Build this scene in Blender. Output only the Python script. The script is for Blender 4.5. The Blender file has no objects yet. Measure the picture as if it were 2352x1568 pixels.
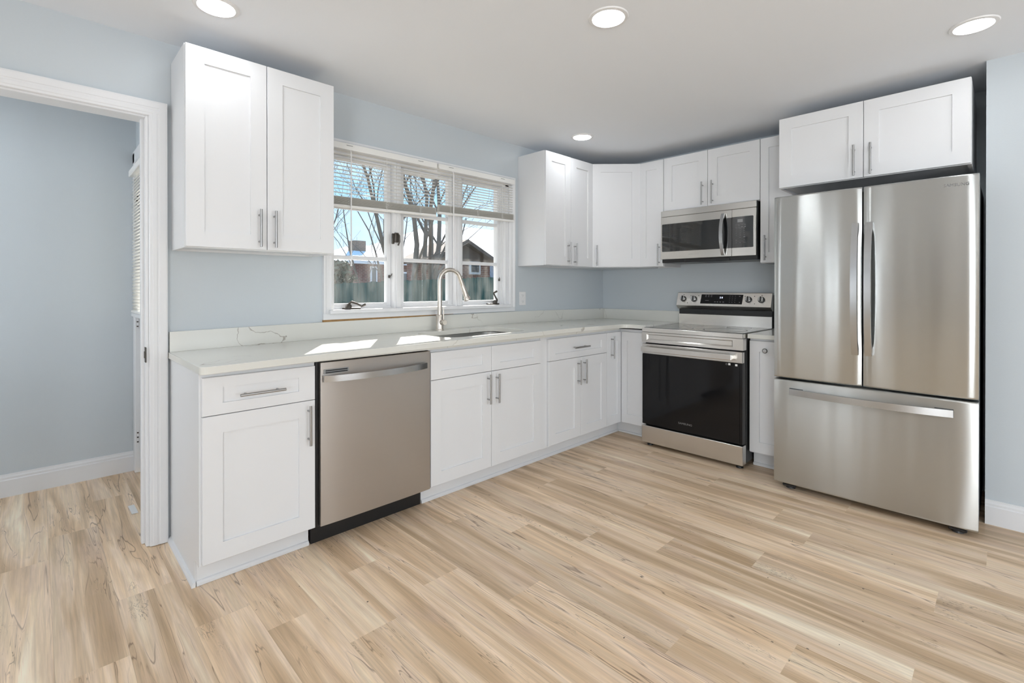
import bpy, bmesh, math, random
from mathutils import Vector, Matrix
from math import radians as R, sin, cos, pi
SC = bpy.context.scene
COL = SC.collection

# ------------------------------------------------------------ camera
cd = bpy.data.cameras.new('camera'); cam = bpy.data.objects.new('camera', cd); COL.objects.link(cam)
cd.sensor_width = 36.0; cd.lens = 36.0 * 1113.08 / 2352
cd.shift_y = -(784 - 665.27) / 2352
cam.location = (-0.4713, -2.8407, 1.2228)
cam.rotation_euler = (pi / 2 - 0.0034, 0, -0.7755)
cd.clip_start = 0.05; cd.clip_end = 300
SC.camera = cam

# ------------------------------------------------------------ world (clear winter sky, thin cloud)
W = bpy.data.worlds.new('sky'); SC.world = W; W.use_nodes = True
nt = W.node_tree; nt.nodes.clear()
def N(t, ty, **kw):
    n = t.nodes.new(ty)
    for k, v in kw.items(): setattr(n, k, v)
    return n
tc = N(nt, 'ShaderNodeTexCoord'); sx = N(nt, 'ShaderNodeSeparateXYZ')
nt.links.new(tc.outputs['Generated'], sx.inputs[0])
rp = N(nt, 'ShaderNodeValToRGB'); nt.links.new(sx.outputs['Z'], rp.inputs[0])
e = rp.color_ramp.elements
e[0].position = 0.0; e[0].color = (0.80, 0.90, 0.97, 1); e[1].position = 0.45; e[1].color = (0.16, 0.42, 0.80, 1)
q = e.new(0.08); q.color = (0.60, 0.82, 0.97, 1); q = e.new(0.20); q.color = (0.34, 0.66, 0.95, 1)
mp = N(nt, 'ShaderNodeMapping'); mp.inputs['Scale'].default_value = (2, 2, 9)
nt.links.new(tc.outputs['Generated'], mp.inputs[0])
nz = N(nt, 'ShaderNodeTexNoise'); nz.inputs['Scale'].default_value = 1.6; nz.inputs['Detail'].default_value = 5
nt.links.new(mp.outputs[0], nz.inputs['Vector'])
cr = N(nt, 'ShaderNodeValToRGB'); cr.color_ramp.elements[0].position = 0.5; cr.color_ramp.elements[1].position = 0.8
cr.color_ramp.elements[1].color = (0.6, 0.6, 0.6, 1)
nt.links.new(nz.outputs[0], cr.inputs[0])
mx = N(nt, 'ShaderNodeMixRGB'); mx.inputs[2].default_value = (0.95, 0.97, 1, 1)
nt.links.new(cr.outputs[0], mx.inputs[0]); nt.links.new(rp.outputs[0], mx.inputs[1])
bg = N(nt, 'ShaderNodeBackground'); bg.inputs['Strength'].default_value = 1.35
nt.links.new(mx.outputs[0], bg.inputs[0])
wo = N(nt, 'ShaderNodeOutputWorld'); nt.links.new(bg.outputs[0], wo.inputs[0])

# ------------------------------------------------------------ sun through the kitchen window
sl = bpy.data.lights.new('sun', 'SUN'); sl.energy = 15.0; sl.angle = R(0.55); sl.color = (1.0, 0.95, 0.87)
so = bpy.data.objects.new('sun', sl); COL.objects.link(so)
sd = Vector((-0.565, -0.825, -0.585)).normalized()
so.rotation_euler = sd.to_track_quat('-Z', 'Y').to_euler(); so.location = (4, 6, 6)

# ------------------------------------------------------------ added fill lights outside the invented windows behind the camera and in the entry
def area(name, loc, d, sx_, sy_, pw, col=(1, 1, 1)):
    l = bpy.data.lights.new(name, 'AREA'); l.shape = 'RECTANGLE'; l.size = sx_; l.size_y = sy_; l.energy = pw; l.color = col
    o = bpy.data.objects.new(name, l); COL.objects.link(o); o.location = loc
    o.rotation_euler = Vector(d).to_track_quat('-Z', 'Z').to_euler()
    return o
area('fill_light_left', (-3.12, -4.45, 1.25), (1, 0, .2), 1.5, 1.85, 122, (0.93, 0.965, 1.0))
area('fill_light_left', (-3.12, -1.08, 1.25), (1, 0, .15), .34, 1.8, 32, (0.93, 0.965, 1.0))
area('fill_light_left', (-3.12, -.42, 1.25), (1, 0, .15), .26, 1.8, 25, (0.93, 0.965, 1.0))
area('fill_light_front', (0.8, -6.25, 1.35), (0, 1, .2), 2.3, 1.5, 60, (0.93, 0.965, 1.0))
area('fill_light_entry', (-1.78, .68, 1.4), (1, 0, .1), .7, 1.1, 14, (0.93, 0.965, 1.0))  # lamp added to brighten the vestibule
LAMP = 34.0      # emission of the round ceiling lamps

vs = SC.view_settings
vs.view_transform = 'Standard'; vs.look = 'None'; vs.gamma = 1; vs.use_curve_mapping = False
vs.exposure = 0.09
SC.display_settings.display_device = 'sRGB'

# ------------------------------------------------------------ measurements
XR = 3.5951; ZC = 2.4053
DF = 0.6046; DU = 0.3081
Z_UB, Z_UT = 1.4066, 2.3098

# ------------------------------------------------------------ materials
MATS = {}
def mat(name):
    m = bpy.data.materials.new(name); m.use_nodes = True; m.node_tree.nodes.clear()
    o = N(m.node_tree, 'ShaderNodeOutputMaterial'); p = N(m.node_tree, 'ShaderNodeBsdfPrincipled')
    m.node_tree.links.new(p.outputs[0], o.inputs[0]); MATS[name] = m
    return m, m.node_tree, p, o
def L(t, a, b): t.links.new(a, b)
def simple(name, col, rough=0.5, metal=0.0, bump=0.0, bscale=60, var=0.0, vscale=8, spec=0.5, coat=0.0):
    m, t, p, o = mat(name)
    p.inputs['Roughness'].default_value = rough; p.inputs['Metallic'].default_value = metal
    p.inputs['Specular IOR Level'].default_value = spec; p.inputs['Coat Weight'].default_value = coat
    c = N(t, 'ShaderNodeTexCoord')
    n = N(t, 'ShaderNodeTexNoise'); n.inputs['Scale'].default_value = vscale; n.inputs['Detail'].default_value = 4
    L(t, c.outputs['Object'], n.inputs['Vector'])
    x = N(t, 'ShaderNodeMixRGB'); L(t, n.outputs[0], x.inputs[0])
    x.inputs[1].default_value = tuple(v * (1 - var) for v in col) + (1,)
    x.inputs[2].default_value = tuple(min(1, v * (1 + var)) for v in col) + (1,)
    L(t, x.outputs[0], p.inputs['Base Color'])
    if bump:
        b = N(t, 'ShaderNodeBump'); b.inputs['Strength'].default_value = bump; b.inputs['Distance'].default_value = 0.002
        n2 = N(t, 'ShaderNodeTexNoise'); n2.inputs['Scale'].default_value = bscale; n2.inputs['Detail'].default_value = 3
        L(t, c.outputs['Object'], n2.inputs['Vector']); L(t, n2.outputs[0], b.inputs['Height']); L(t, b.outputs[0], p.inputs['Normal'])
    return m
def emis(name, col, st):
    m, t, p, o = mat(name)
    p.inputs['Base Color'].default_value = col + (1,)
    p.inputs['Emission Color'].default_value = col + (1,); p.inputs['Emission Strength'].default_value = st
    return m

M = {}
M['wall'] = simple('wall_paint', (0.585, 0.635, 0.67), 0.75, bump=0.15, bscale=140, var=0.012, vscale=2, spec=0.25)
M['ceil'] = simple('ceiling_paint', (0.85, 0.88, 0.92), 0.85, bump=0.1, bscale=120, var=0.01, vscale=2, spec=0.2)
M['beige'] = simple('beige_paint', (0.42, 0.37, 0.32), 0.8, var=0.02, spec=0.2)
M['greywall'] = simple('grey_paint', (0.62, 0.61, 0.585), 0.8, var=0.02, spec=0.2)
M['darkdoor'] = simple('dark_door_paint', (0.10, 0.10, 0.10), 0.5, var=0.05)
M['trim'] = simple('trim_paint', (0.785, 0.795, 0.81), 0.4, bump=0.12, bscale=30, var=0.01, spec=0.4)
M['cab'] = simple('cabinet_paint', (0.775, 0.785, 0.80), 0.38, bump=0.03, bscale=90, var=0.008, spec=0.45)
M['vinyl'] = simple('window_vinyl', (0.85, 0.85, 0.85), 0.45, var=0.01)
M['blind'] = simple('blind_vinyl', (0.84, 0.84, 0.82), 0.5, var=0.01)
M['black'] = simple('black_plastic', (0.012, 0.012, 0.013), 0.4, var=0.1)
M['dark'] = simple('dark_grey_metal', (0.055, 0.058, 0.062), 0.42, var=0.05)
def blind_mat():
    m, t, p, o = mat('blind_vinyl_slats')
    p.inputs['Base Color'].default_value = (.86, .86, .84, 1); p.inputs['Roughness'].default_value = .5
    tl = N(t, 'ShaderNodeBsdfTranslucent'); tl.inputs[0].default_value = (.9, .89, .86, 1)
    a = N(t, 'ShaderNodeMixShader'); a.inputs[0].default_value = .72; L(t, p.outputs[0], a.inputs[1]); L(t, tl.outputs[0], a.inputs[2]); L(t, a.outputs[0], o.inputs[0])
    return m
M['slat'] = blind_mat()
M['bronze'] = simple('dark_bronze', (0.10, 0.09, 0.08), 0.38, metal=0.7, var=0.25, vscale=80)
M['grey'] = simple('grey_plastic', (0.30, 0.31, 0.31), 0.5, var=0.05)
M['white_pl'] = simple('white_plastic', (0.82, 0.82, 0.82), 0.35, var=0.01)
M['paper'] = simple('paper', (0.85, 0.85, 0.84), 0.8, var=0.01)
M['rawwood'] = simple('raw_wood', (0.34, 0.20, 0.08), 0.8, var=0.5, vscale=30)
M['brown_in'] = simple('unpainted_plaster', (0.30, 0.26, 0.15), 0.9, var=0.1)
M['snow'] = simple('snow', (0.90, 0.91, 0.93), 0.8, bump=0.5, bscale=3, var=0.02)
M['bark'] = simple('bark', (0.20, 0.165, 0.135), 0.9, bump=0.6, bscale=20, var=0.35, vscale=3)
M['shingle'] = simple('dark_shingles', (0.16, 0.12, 0.095), 0.9, bump=0.5, bscale=20, var=0.35, vscale=5)
M['grass'] = simple('winter_ground', (0.30, 0.27, 0.22), 0.95, bump=0.5, bscale=10, var=0.4, vscale=1.5)
M['bush'] = simple('bush_foliage', (0.15, 0.15, 0.09), 0.9, var=0.45, vscale=4)
M['siding'] = simple('blue_siding', (0.30, 0.34, 0.42), 0.7, var=0.05)
M['hwin'] = simple('house_window_glass', (0.10, 0.12, 0.13), 0.1, var=0.2)
M['mark'] = simple('panel_print', (0.20, 0.20, 0.205), 0.5)
M['faint'] = simple('faint_print', (0.50, 0.50, 0.49), 0.4, metal=0.5)
M['bmark'] = simple('black_print', (0.03, 0.03, 0.03), 0.5)
M['lens'] = emis('lamp_lens', (0.95, 0.975, 1.0), LAMP)
M['digit'] = emis('display_digits', (0.75, 0.82, 1.0), 1.1)

def steel(name, col, rough, aniso=0.75, axis='Z', wav=0.0, wscale=(2, 2, 0.5), streak=0.025, smudge=0.0, rvar=0.06):
    """brushed stainless; axis = the direction the reflections smear along"""
    m, t, p, o = mat(name)
    p.inputs['Metallic'].default_value = 1.0; p.inputs['Anisotropic'].default_value = aniso
    c = N(t, 'ShaderNodeTexCoord')
    tg = N(t, 'ShaderNodeTangent', direction_type='RADIAL', axis=axis); L(t, tg.outputs[0], p.inputs['Tangent'])
    p.inputs['Anisotropic Rotation'].default_value = 0.25
    mpp = N(t, 'ShaderNodeMapping')
    mpp.inputs['Scale'].default_value = (3, 3, 420) if axis == 'Z' else (420, 420, 3)
    L(t, c.outputs['Object'], mpp.inputs[0])
    n = N(t, 'ShaderNodeTexNoise'); n.inputs['Scale'].default_value = 1.0; n.inputs['Detail'].default_value = 3
    L(t, mpp.outputs[0], n.inputs['Vector'])
    rr = N(t, 'ShaderNodeMapRange'); rr.inputs['To Min'].default_value = rough * (1 - rvar); rr.inputs['To Max'].default_value = rough * (1 + rvar)
    L(t, n.outputs[0], rr.inputs[0])
    xm = N(t, 'ShaderNodeMixRGB'); L(t, n.outputs[0], xm.inputs[0])
    xm.inputs[1].default_value = tuple(v * (1 - streak) for v in col) + (1,); xm.inputs[2].default_value = tuple(min(1, v * (1 + streak)) for v in col) + (1,)
    L(t, xm.outputs[0], p.inputs['Base Color'])
    if smudge:
        ns = N(t, 'ShaderNodeTexNoise'); ns.inputs['Scale'].default_value = 7; ns.inputs['Detail'].default_value = 6
        L(t, c.outputs['Object'], ns.inputs['Vector'])
        ad = N(t, 'ShaderNodeMath', operation='MULTIPLY_ADD'); ad.inputs[1].default_value = smudge
        L(t, ns.outputs[0], ad.inputs[0]); L(t, rr.outputs[0], ad.inputs[2]); L(t, ad.outputs[0], p.inputs['Roughness'])
    else: L(t, rr.outputs[0], p.inputs['Roughness'])
    if wav:
        m2 = N(t, 'ShaderNodeMapping'); m2.inputs['Scale'].default_value = wscale; L(t, c.outputs['Object'], m2.inputs[0])
        n2 = N(t, 'ShaderNodeTexNoise'); n2.inputs['Scale'].default_value = 1.0; n2.inputs['Detail'].default_value = 1.0
        L(t, m2.outputs[0], n2.inputs['Vector'])
        b = N(t, 'ShaderNodeBump'); b.inputs['Strength'].default_value = 1.0; b.inputs['Distance'].default_value = wav
        L(t, n2.outputs[0], b.inputs['Height']); L(t, b.outputs[0], p.inputs['Normal'])
    return m
M['steel'] = steel('brushed_steel', (0.66, 0.64, 0.61), 0.26)
M['fridge'] = steel('fridge_steel', (0.55, 0.565, 0.56), 0.25, 0.98, wav=0.006, wscale=(7, 7, 0.22), streak=0.01, rvar=0.0)
M['drawer_st'] = steel('fridge_drawer_steel', (0.54, 0.545, 0.53), 0.32, 0.98, wav=0.0045, wscale=(8, 8, 0.22), streak=0.01, rvar=0.0)
M['dw'] = steel('dishwasher_steel', (0.50, 0.472, 0.445), 0.33, 0.6, smudge=0.10)
M['handle'] = steel('brushed_nickel', (0.47, 0.48, 0.49), 0.26, 0.4)
M['barpull'] = steel('satin_nickel', (0.40, 0.40, 0.40), 0.32, 0.4)
M['faucet'] = steel('faucet_nickel', (0.60, 0.56, 0.51), 0.28, 0.3)
M['sink'] = steel('sink_steel', (0.50, 0.50, 0.49), 0.35, 0.4)

def black_glass(name, rough=0.03, col=(0.008, 0.008, 0.009)):
    m, t, p, o = mat(name)
    p.inputs['Base Color'].default_value = col + (1,); p.inputs['Specular IOR Level'].default_value = 0.5
    c = N(t, 'ShaderNodeTexCoord'); n = N(t, 'ShaderNodeTexNoise'); n.inputs['Scale'].default_value = 12; n.inputs['Detail'].default_value = 6
    L(t, c.outputs['Object'], n.inputs['Vector'])
    rr = N(t, 'ShaderNodeMapRange'); rr.inputs['From Min'].default_value = 0.4; rr.inputs['From Max'].default_value = 0.8
    rr.inputs['To Min'].default_value = rough; rr.inputs['To Max'].default_value = rough + 0.08
    L(t, n.outputs[0], rr.inputs[0]); L(t, rr.outputs[0], p.inputs['Roughness'])
    return m
M['bglass'] = black_glass('black_glass')
M['cooktop'] = black_glass('cooktop_glass', 0.015, (0.02, 0.02, 0.022))
M['mwglass'] = black_glass('microwave_glass', 0.02, (0.01, 0.011, 0.012))
M['mwglass'].node_tree.nodes['Principled BSDF'].inputs['Specular IOR Level'].default_value = 1.0
M['mwglass'].node_tree.nodes['Principled BSDF'].inputs['Coat Weight'].default_value = 0.2
M['mwglass'].node_tree.nodes['Principled BSDF'].inputs['Coat IOR'].default_value = 1.8
M['bglass'].node_tree.nodes['Principled BSDF'].inputs['Specular IOR Level'].default_value = 0.28

def glass():
    m = bpy.data.materials.new('window_glass'); m.use_nodes = True; t = m.node_tree; t.nodes.clear()
    o = N(t, 'ShaderNodeOutputMaterial'); tr = N(t, 'ShaderNodeBsdfTransparent'); gl = N(t, 'ShaderNodeBsdfGlossy'); gl.inputs['Roughness'].default_value = 0.02
    ge = N(t, 'ShaderNodeNewGeometry'); dt = N(t, 'ShaderNodeVectorMath', operation='DOT_PRODUCT'); L(t, ge.outputs['Normal'], dt.inputs[0]); L(t, ge.outputs['Incoming'], dt.inputs[1])
    f1 = N(t, 'ShaderNodeMath', operation='ABSOLUTE'); L(t, dt.outputs['Value'], f1.inputs[0])
    f2 = N(t, 'ShaderNodeMath', operation='SUBTRACT'); f2.inputs[0].default_value = 1.0; L(t, f1.outputs[0], f2.inputs[1])
    f3 = N(t, 'ShaderNodeMath', operation='POWER'); f3.inputs[1].default_value = 5.0; L(t, f2.outputs[0], f3.inputs[0])
    fr = N(t, 'ShaderNodeMath', operation='MULTIPLY_ADD'); fr.inputs[1].default_value = 0.93; fr.inputs[2].default_value = 0.035; L(t, f3.outputs[0], fr.inputs[0])
    a = N(t, 'ShaderNodeMixShader'); L(t, fr.outputs[0], a.inputs[0]); L(t, tr.outputs[0], a.inputs[1]); L(t, gl.outputs[0], a.inputs[2])
    c = N(t, 'ShaderNodeTexCoord')
    v = N(t, 'ShaderNodeTexNoise'); v.inputs['Scale'].default_value = 330; v.inputs['Detail'].default_value = 2; L(t, c.outputs['Object'], v.inputs['Vector'])
    r1 = N(t, 'ShaderNodeValToRGB'); r1.color_ramp.elements[0].position = 0.69; r1.color_ramp.elements[1].position = 0.78; L(t, v.outputs[0], r1.inputs[0])
    big = N(t, 'ShaderNodeTexNoise'); big.inputs['Scale'].default_value = 5; big.inputs['Detail'].default_value = 4
    mm = N(t, 'ShaderNodeMapping'); mm.inputs['Scale'].default_value = (3, 3, 0.8); L(t, c.outputs['Object'], mm.inputs[0]); L(t, mm.outputs[0], big.inputs['Vector'])
    r2 = N(t, 'ShaderNodeMapRange'); r2.inputs['From Min'].default_value = 0.35; r2.inputs['From Max'].default_value = 0.75; r2.inputs['To Min'].default_value = 0.0; r2.inputs['To Max'].default_value = 0.04
    L(t, big.outputs[0], r2.inputs[0])
    ad = N(t, 'ShaderNodeMath', operation='MULTIPLY_ADD'); ad.inputs[1].default_value = 0.35; L(t, r1.outputs[0], ad.inputs[0]); L(t, r2.outputs[0], ad.inputs[2])
    df = N(t, 'ShaderNodeBsdfTranslucent'); df.inputs[0].default_value = (0.85, 0.83, 0.78, 1)
    b = N(t, 'ShaderNodeMixShader'); L(t, ad.outputs[0], b.inputs[0]); L(t, a.outputs[0], b.inputs[1]); L(t, df.outputs[0], b.inputs[2])
    L(t, b.outputs[0], o.inputs[0]); return m
M['glass'] = glass()

def quartz():
    m, t, p, o = mat('quartz')
    p.inputs['Roughness'].default_value = 0.16; p.inputs['Specular IOR Level'].default_value = 0.5
    c = N(t, 'ShaderNodeTexCoord')
    wn = N(t, 'ShaderNodeTexNoise'); wn.inputs['Scale'].default_value = 1.8; wn.inputs['Detail'].default_value = 6; L(t, c.outputs['Object'], wn.inputs['Vector'])
    mxv = N(t, 'ShaderNodeMixRGB', blend_type='ADD'); mxv.inputs[0].default_value = 0.7; L(t, c.outputs['Object'], mxv.inputs[1]); L(t, wn.outputs['Color'], mxv.inputs[2])
    n = N(t, 'ShaderNodeTexNoise'); n.inputs['Scale'].default_value = 1.35; n.inputs['Detail'].default_value = 2; L(t, mxv.outputs[0], n.inputs['Vector'])
    s = N(t, 'ShaderNodeMath', operation='SUBTRACT'); s.inputs[1].default_value = 0.52; L(t, n.outputs[0], s.inputs[0])
    ab = N(t, 'ShaderNodeMath', operation='ABSOLUTE'); L(t, s.outputs[0], ab.inputs[0])
    rv = N(t, 'ShaderNodeValToRGB'); rv.color_ramp.elements[0].position = 0.0; rv.color_ramp.elements[0].color = (1, 1, 1, 1)
    rv.color_ramp.elements[1].position = 0.0028; rv.color_ramp.elements[1].color = (0, 0, 0, 1); L(t, ab.outputs[0], rv.inputs[0])
    mk = N(t, 'ShaderNodeTexNoise'); mk.inputs['Scale'].default_value = 2.6; L(t, c.outputs['Object'], mk.inputs['Vector'])
    rk = N(t, 'ShaderNodeValToRGB'); rk.color_ramp.elements[0].position = 0.43; rk.color_ramp.elements[1].position = 0.56; L(t, mk.outputs[0], rk.inputs[0])
    mu = N(t, 'ShaderNodeMath', operation='MULTIPLY'); L(t, rv.outputs[0], mu.inputs[0]); L(t, rk.outputs[0], mu.inputs[1])
    b = N(t, 'ShaderNodeMixRGB'); L(t, wn.outputs[0], b.inputs[0]); b.inputs[1].default_value = (0.69, 0.69, 0.64, 1); b.inputs[2].default_value = (0.75, 0.75, 0.71, 1)
    x = N(t, 'ShaderNodeMixRGB'); L(t, mu.outputs[0], x.inputs[0]); L(t, b.outputs[0], x.inputs[1]); x.inputs[2].default_value = (0.36, 0.33, 0.29, 1)
    L(t, x.outputs[0], p.inputs['Base Color']); return m
M['quartz'] = quartz()

def plank_mat():
    m, t, p, o = mat('maple_planks')
    uv = N(t, 'ShaderNodeUVMap', uv_map='plank'); at = N(t, 'ShaderNodeAttribute', attribute_name='seed')
    sp = N(t, 'ShaderNodeSeparateXYZ'); L(t, uv.outputs[0], sp.inputs[0])       # x: across (m), y: along (m)
    sc = N(t, 'ShaderNodeSeparateColor'); L(t, at.outputs['Color'], sc.inputs[0])
    off = N(t, 'ShaderNodeMath', operation='MULTIPLY'); off.inputs[1].default_value = 37.0; L(t, sc.outputs[0], off.inputs[0])
    def vec(ax, ay, zoff=0.0):
        a = N(t, 'ShaderNodeMath', operation='MULTIPLY'); a.inputs[1].default_value = ax; L(t, sp.outputs[0], a.inputs[0])
        b = N(t, 'ShaderNodeMath', operation='MULTIPLY'); b.inputs[1].default_value = ay; L(t, sp.outputs[1], b.inputs[0])
        z = N(t, 'ShaderNodeMath', operation='ADD'); z.inputs[1].default_value = zoff; L(t, off.outputs[0], z.inputs[0])
        v = N(t, 'ShaderNodeCombineXYZ'); L(t, a.outputs[0], v.inputs[0]); L(t, b.outputs[0], v.inputs[1]); L(t, z.outputs[0], v.inputs[2]); return v.outputs[0]
    def noise(v, s, d, dist=0.0, rough=0.5):
        n = N(t, 'ShaderNodeTexNoise'); n.inputs['Scale'].default_value = s; n.inputs['Detail'].default_value = d; n.inputs['Distortion'].default_value = dist
        n.inputs['Roughness'].default_value = rough; L(t, v, n.inputs['Vector']); return n
    # broad bands of cream, tan and rose running along the board
    n1 = noise(vec(13, 0.85), 1.0, 2.5, 0.55)
    r1 = N(t, 'ShaderNodeValToRGB'); L(t, n1.outputs[0], r1.inputs[0]); e = r1.color_ramp.elements
    e[0].position = 0.30; e[0].color = (0.375, 0.265, 0.160, 1); e[1].position = 0.74; e[1].color = (0.69, 0.60, 0.46, 1)
    for ps, cc in ((0.42, (0.47, 0.345, 0.22)), (0.50, (0.545, 0.42, 0.285)), (0.545, (0.60, 0.475, 0.35)), (0.62, (0.56, 0.445, 0.31))):
        q = e.new(ps); q.color = cc + (1,)
    # per-board tone
    tn = N(t, 'ShaderNodeMapRange'); tn.inputs['To Min'].default_value = 0.90; tn.inputs['To Max'].default_value = 1.10; L(t, sc.outputs[1], tn.inputs[0])
    hm = N(t, 'ShaderNodeMixRGB', blend_type='MULTIPLY'); hm.inputs[0].default_value = 1; L(t, r1.outputs[0], hm.inputs[1]); L(t, tn.outputs[0], hm.inputs[2])
    # rose/grey blotches
    n5 = noise(vec(9, 2.2, 3.1), 1.0, 3, 0.8)
    r5 = N(t, 'ShaderNodeValToRGB'); r5.color_ramp.elements[0].position = 0.52; r5.color_ramp.elements[1].position = 0.72; r5.color_ramp.elements[1].color = (0.5, 0.5, 0.5, 1); L(t, n5.outputs[0], r5.inputs[0])
    x5 = N(t, 'ShaderNodeMixRGB'); L(t, r5.outputs[0], x5.inputs[0]); L(t, hm.outputs[0], x5.inputs[1]); x5.inputs[2].default_value = (0.47, 0.35, 0.26, 1)
    # fine grain
    n2 = noise(vec(150, 4.5, 7.7), 1.0, 4, 0.6, 0.6)
    r2 = N(t, 'ShaderNodeMapRange'); r2.inputs['From Min'].default_value = 0.25; r2.inputs['From Max'].default_value = 0.75; r2.inputs['To Min'].default_value = 0.83; r2.inputs['To Max'].default_value = 1.13; L(t, n2.outputs[0], r2.inputs[0])
    x2 = N(t, 'ShaderNodeMixRGB', blend_type='MULTIPLY'); x2.inputs[0].default_value = 1; L(t, x5.outputs[0], x2.inputs[1]); L(t, r2.outputs[0], x2.inputs[2])
    n6 = noise(vec(48, 1.3, 15.3), 1.0, 3, 0.7)
    r6 = N(t, 'ShaderNodeMapRange'); r6.inputs['From Min'].default_value = 0.3; r6.inputs['From Max'].default_value = 0.7; r6.inputs['To Min'].default_value = 0.92; r6.inputs['To Max'].default_value = 1.06; L(t, n6.outputs[0], r6.inputs[0])
    x6 = N(t, 'ShaderNodeMixRGB', blend_type='MULTIPLY'); x6.inputs[0].default_value = 1; L(t, x2.outputs[0], x6.inputs[1]); L(t, r6.outputs[0], x6.inputs[2]); x2 = x6
    # spalting: thin dark lines that follow the bands
    def lines(v, lvl, w, s, dist, mask_v, lo, hi, col, src, st=1.0):
        n = noise(v, s, 3, dist)
        a = N(t, 'ShaderNodeMath', operation='SUBTRACT'); a.inputs[1].default_value = lvl; L(t, n.outputs[0], a.inputs[0])
        b = N(t, 'ShaderNodeMath', operation='ABSOLUTE'); L(t, a.outputs[0], b.inputs[0])
        r = N(t, 'ShaderNodeMapRange'); r.inputs['From Min'].default_value = 0; r.inputs['From Max'].default_value = w; r.inputs['To Min'].default_value = st; r.inputs['To Max'].default_value = 0; L(t, b.outputs[0], r.inputs[0])
        mk = noise(mask_v, 1.0, 2)
        mr = N(t, 'ShaderNodeMapRange'); mr.inputs['From Min'].default_value = lo; mr.inputs['From Max'].default_value = hi; L(t, mk.outputs[0], mr.inputs[0])
        mu = N(t, 'ShaderNodeMath', operation='MULTIPLY'); L(t, r.outputs[0], mu.inputs[0]); L(t, mr.outputs[0], mu.inputs[1])
        x = N(t, 'ShaderNodeMixRGB'); L(t, mu.outputs[0], x.inputs[0]); L(t, src, x.inputs[1]); x.inputs[2].default_value = col + (1,)
        return x.outputs[0]
    c1 = lines(vec(13, 0.85), 0.56, 0.009, 1.0, 0.55, vec(6, 1.6, 11), 0.45, 0.57, (0.18, 0.12, 0.08), x2.outputs[0], 0.8)
    c1 = lines(vec(13, 0.85), 0.42, 0.008, 1.0, 0.55, vec(5, 1.9, 13), 0.47, 0.58, (0.15, 0.095, 0.06), c1, 0.85)
    c2 = lines(vec(45, 2.0, 5), 0.5, 0.018, 1.0, 1.6, vec(8, 1.4, 21), 0.57, 0.66, (0.15, 0.10, 0.065), c1, 0.75)
    c3 = lines(vec(60, 12, 9), 0.5, 0.035, 1.0, 1.8, vec(9, 3.0, 31), 0.65, 0.71, (0.16, 0.115, 0.085), c2, 0.8)
    # joint lines at the board edges
    ed = N(t, 'ShaderNodeMath', operation='PINGPONG'); ed.inputs[1].default_value = 0.0913; L(t, sp.outputs[0], ed.inputs[0])
    er = N(t, 'ShaderNodeMapRange'); er.inputs['From Max'].default_value = 0.0012; er.inputs['To Min'].default_value = 0.45; er.inputs['To Max'].default_value = 0; L(t, ed.outputs[0], er.inputs[0])
    x4 = N(t, 'ShaderNodeMixRGB'); L(t, er.outputs[0], x4.inputs[0]); L(t, c3, x4.inputs[1]); x4.inputs[2].default_value = (0.22, 0.15, 0.09, 1)
    g_ = N(t, 'ShaderNodeMixRGB', blend_type='MULTIPLY'); g_.inputs[0].default_value = 1; L(t, x4.outputs[0], g_.inputs[1]); g_.inputs[2].default_value = (1.45, 1.44, 1.46, 1)
    L(t, g_.outputs[0], p.inputs['Base Color'])
    p.inputs['Roughness'].default_value = 0.42; p.inputs['Specular IOR Level'].default_value = 0.4
    bp = N(t, 'ShaderNodeBump'); bp.inputs['Strength'].default_value = 0.12; bp.inputs['Distance'].default_value = 0.001; L(t, n2.outputs[0], bp.inputs['Height']); L(t, bp.outputs[0], p.inputs['Normal'])
    return m
M['planks'] = plank_mat()

def brick_mat(name, c1, c2):
    m, t, p, o = mat(name)
    c = N(t, 'ShaderNodeTexCoord'); mp_ = N(t, 'ShaderNodeMapping'); mp_.inputs['Rotation'].default_value = (pi / 2, 0, 0); L(t, c.outputs['Object'], mp_.inputs[0])
    b = N(t, 'ShaderNodeTexBrick'); b.inputs['Scale'].default_value = 1.0; b.inputs['Brick Width'].default_value = 0.22; b.inputs['Row Height'].default_value = 0.075; b.inputs['Mortar Size'].default_value = 0.006
    b.inputs['Color1'].default_value = c1 + (1,); b.inputs['Color2'].default_value = c2 + (1,); b.inputs['Mortar'].default_value = (0.36, 0.30, 0.27, 1)
    L(t, mp_.outputs[0], b.inputs['Vector']); L(t, b.outputs[0], p.inputs['Base Color']); p.inputs['Roughness'].default_value = 0.9
    return m
M['brick'] = brick_mat('red_brick', (0.19, 0.07, 0.052), (0.14, 0.052, 0.04))
M['brick2'] = brick_mat('tan_brick', (0.28, 0.19, 0.13), (0.22, 0.15, 0.10))

def fence_mat():
    m, t, p, o = mat('green_stained_boards')
    c = N(t, 'ShaderNodeTexCoord'); mm = N(t, 'ShaderNodeMapping'); mm.inputs['Scale'].default_value = (14, 14, 0.8); L(t, c.outputs['Object'], mm.inputs[0])
    n = N(t, 'ShaderNodeTexNoise'); n.inputs['Scale'].default_value = 1; n.inputs['Detail'].default_value = 4; L(t, mm.outputs[0], n.inputs['Vector'])
    x = N(t, 'ShaderNodeMixRGB'); L(t, n.outputs[0], x.inputs[0]); x.inputs[1].default_value = (0.02, 0.07, 0.058, 1); x.inputs[2].default_value = (0.05, 0.125, 0.10, 1)
    L(t, x.outputs[0], p.inputs['Base Color']); p.inputs['Roughness'].default_value = 0.8; return m
M['fence'] = fence_mat()

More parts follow.
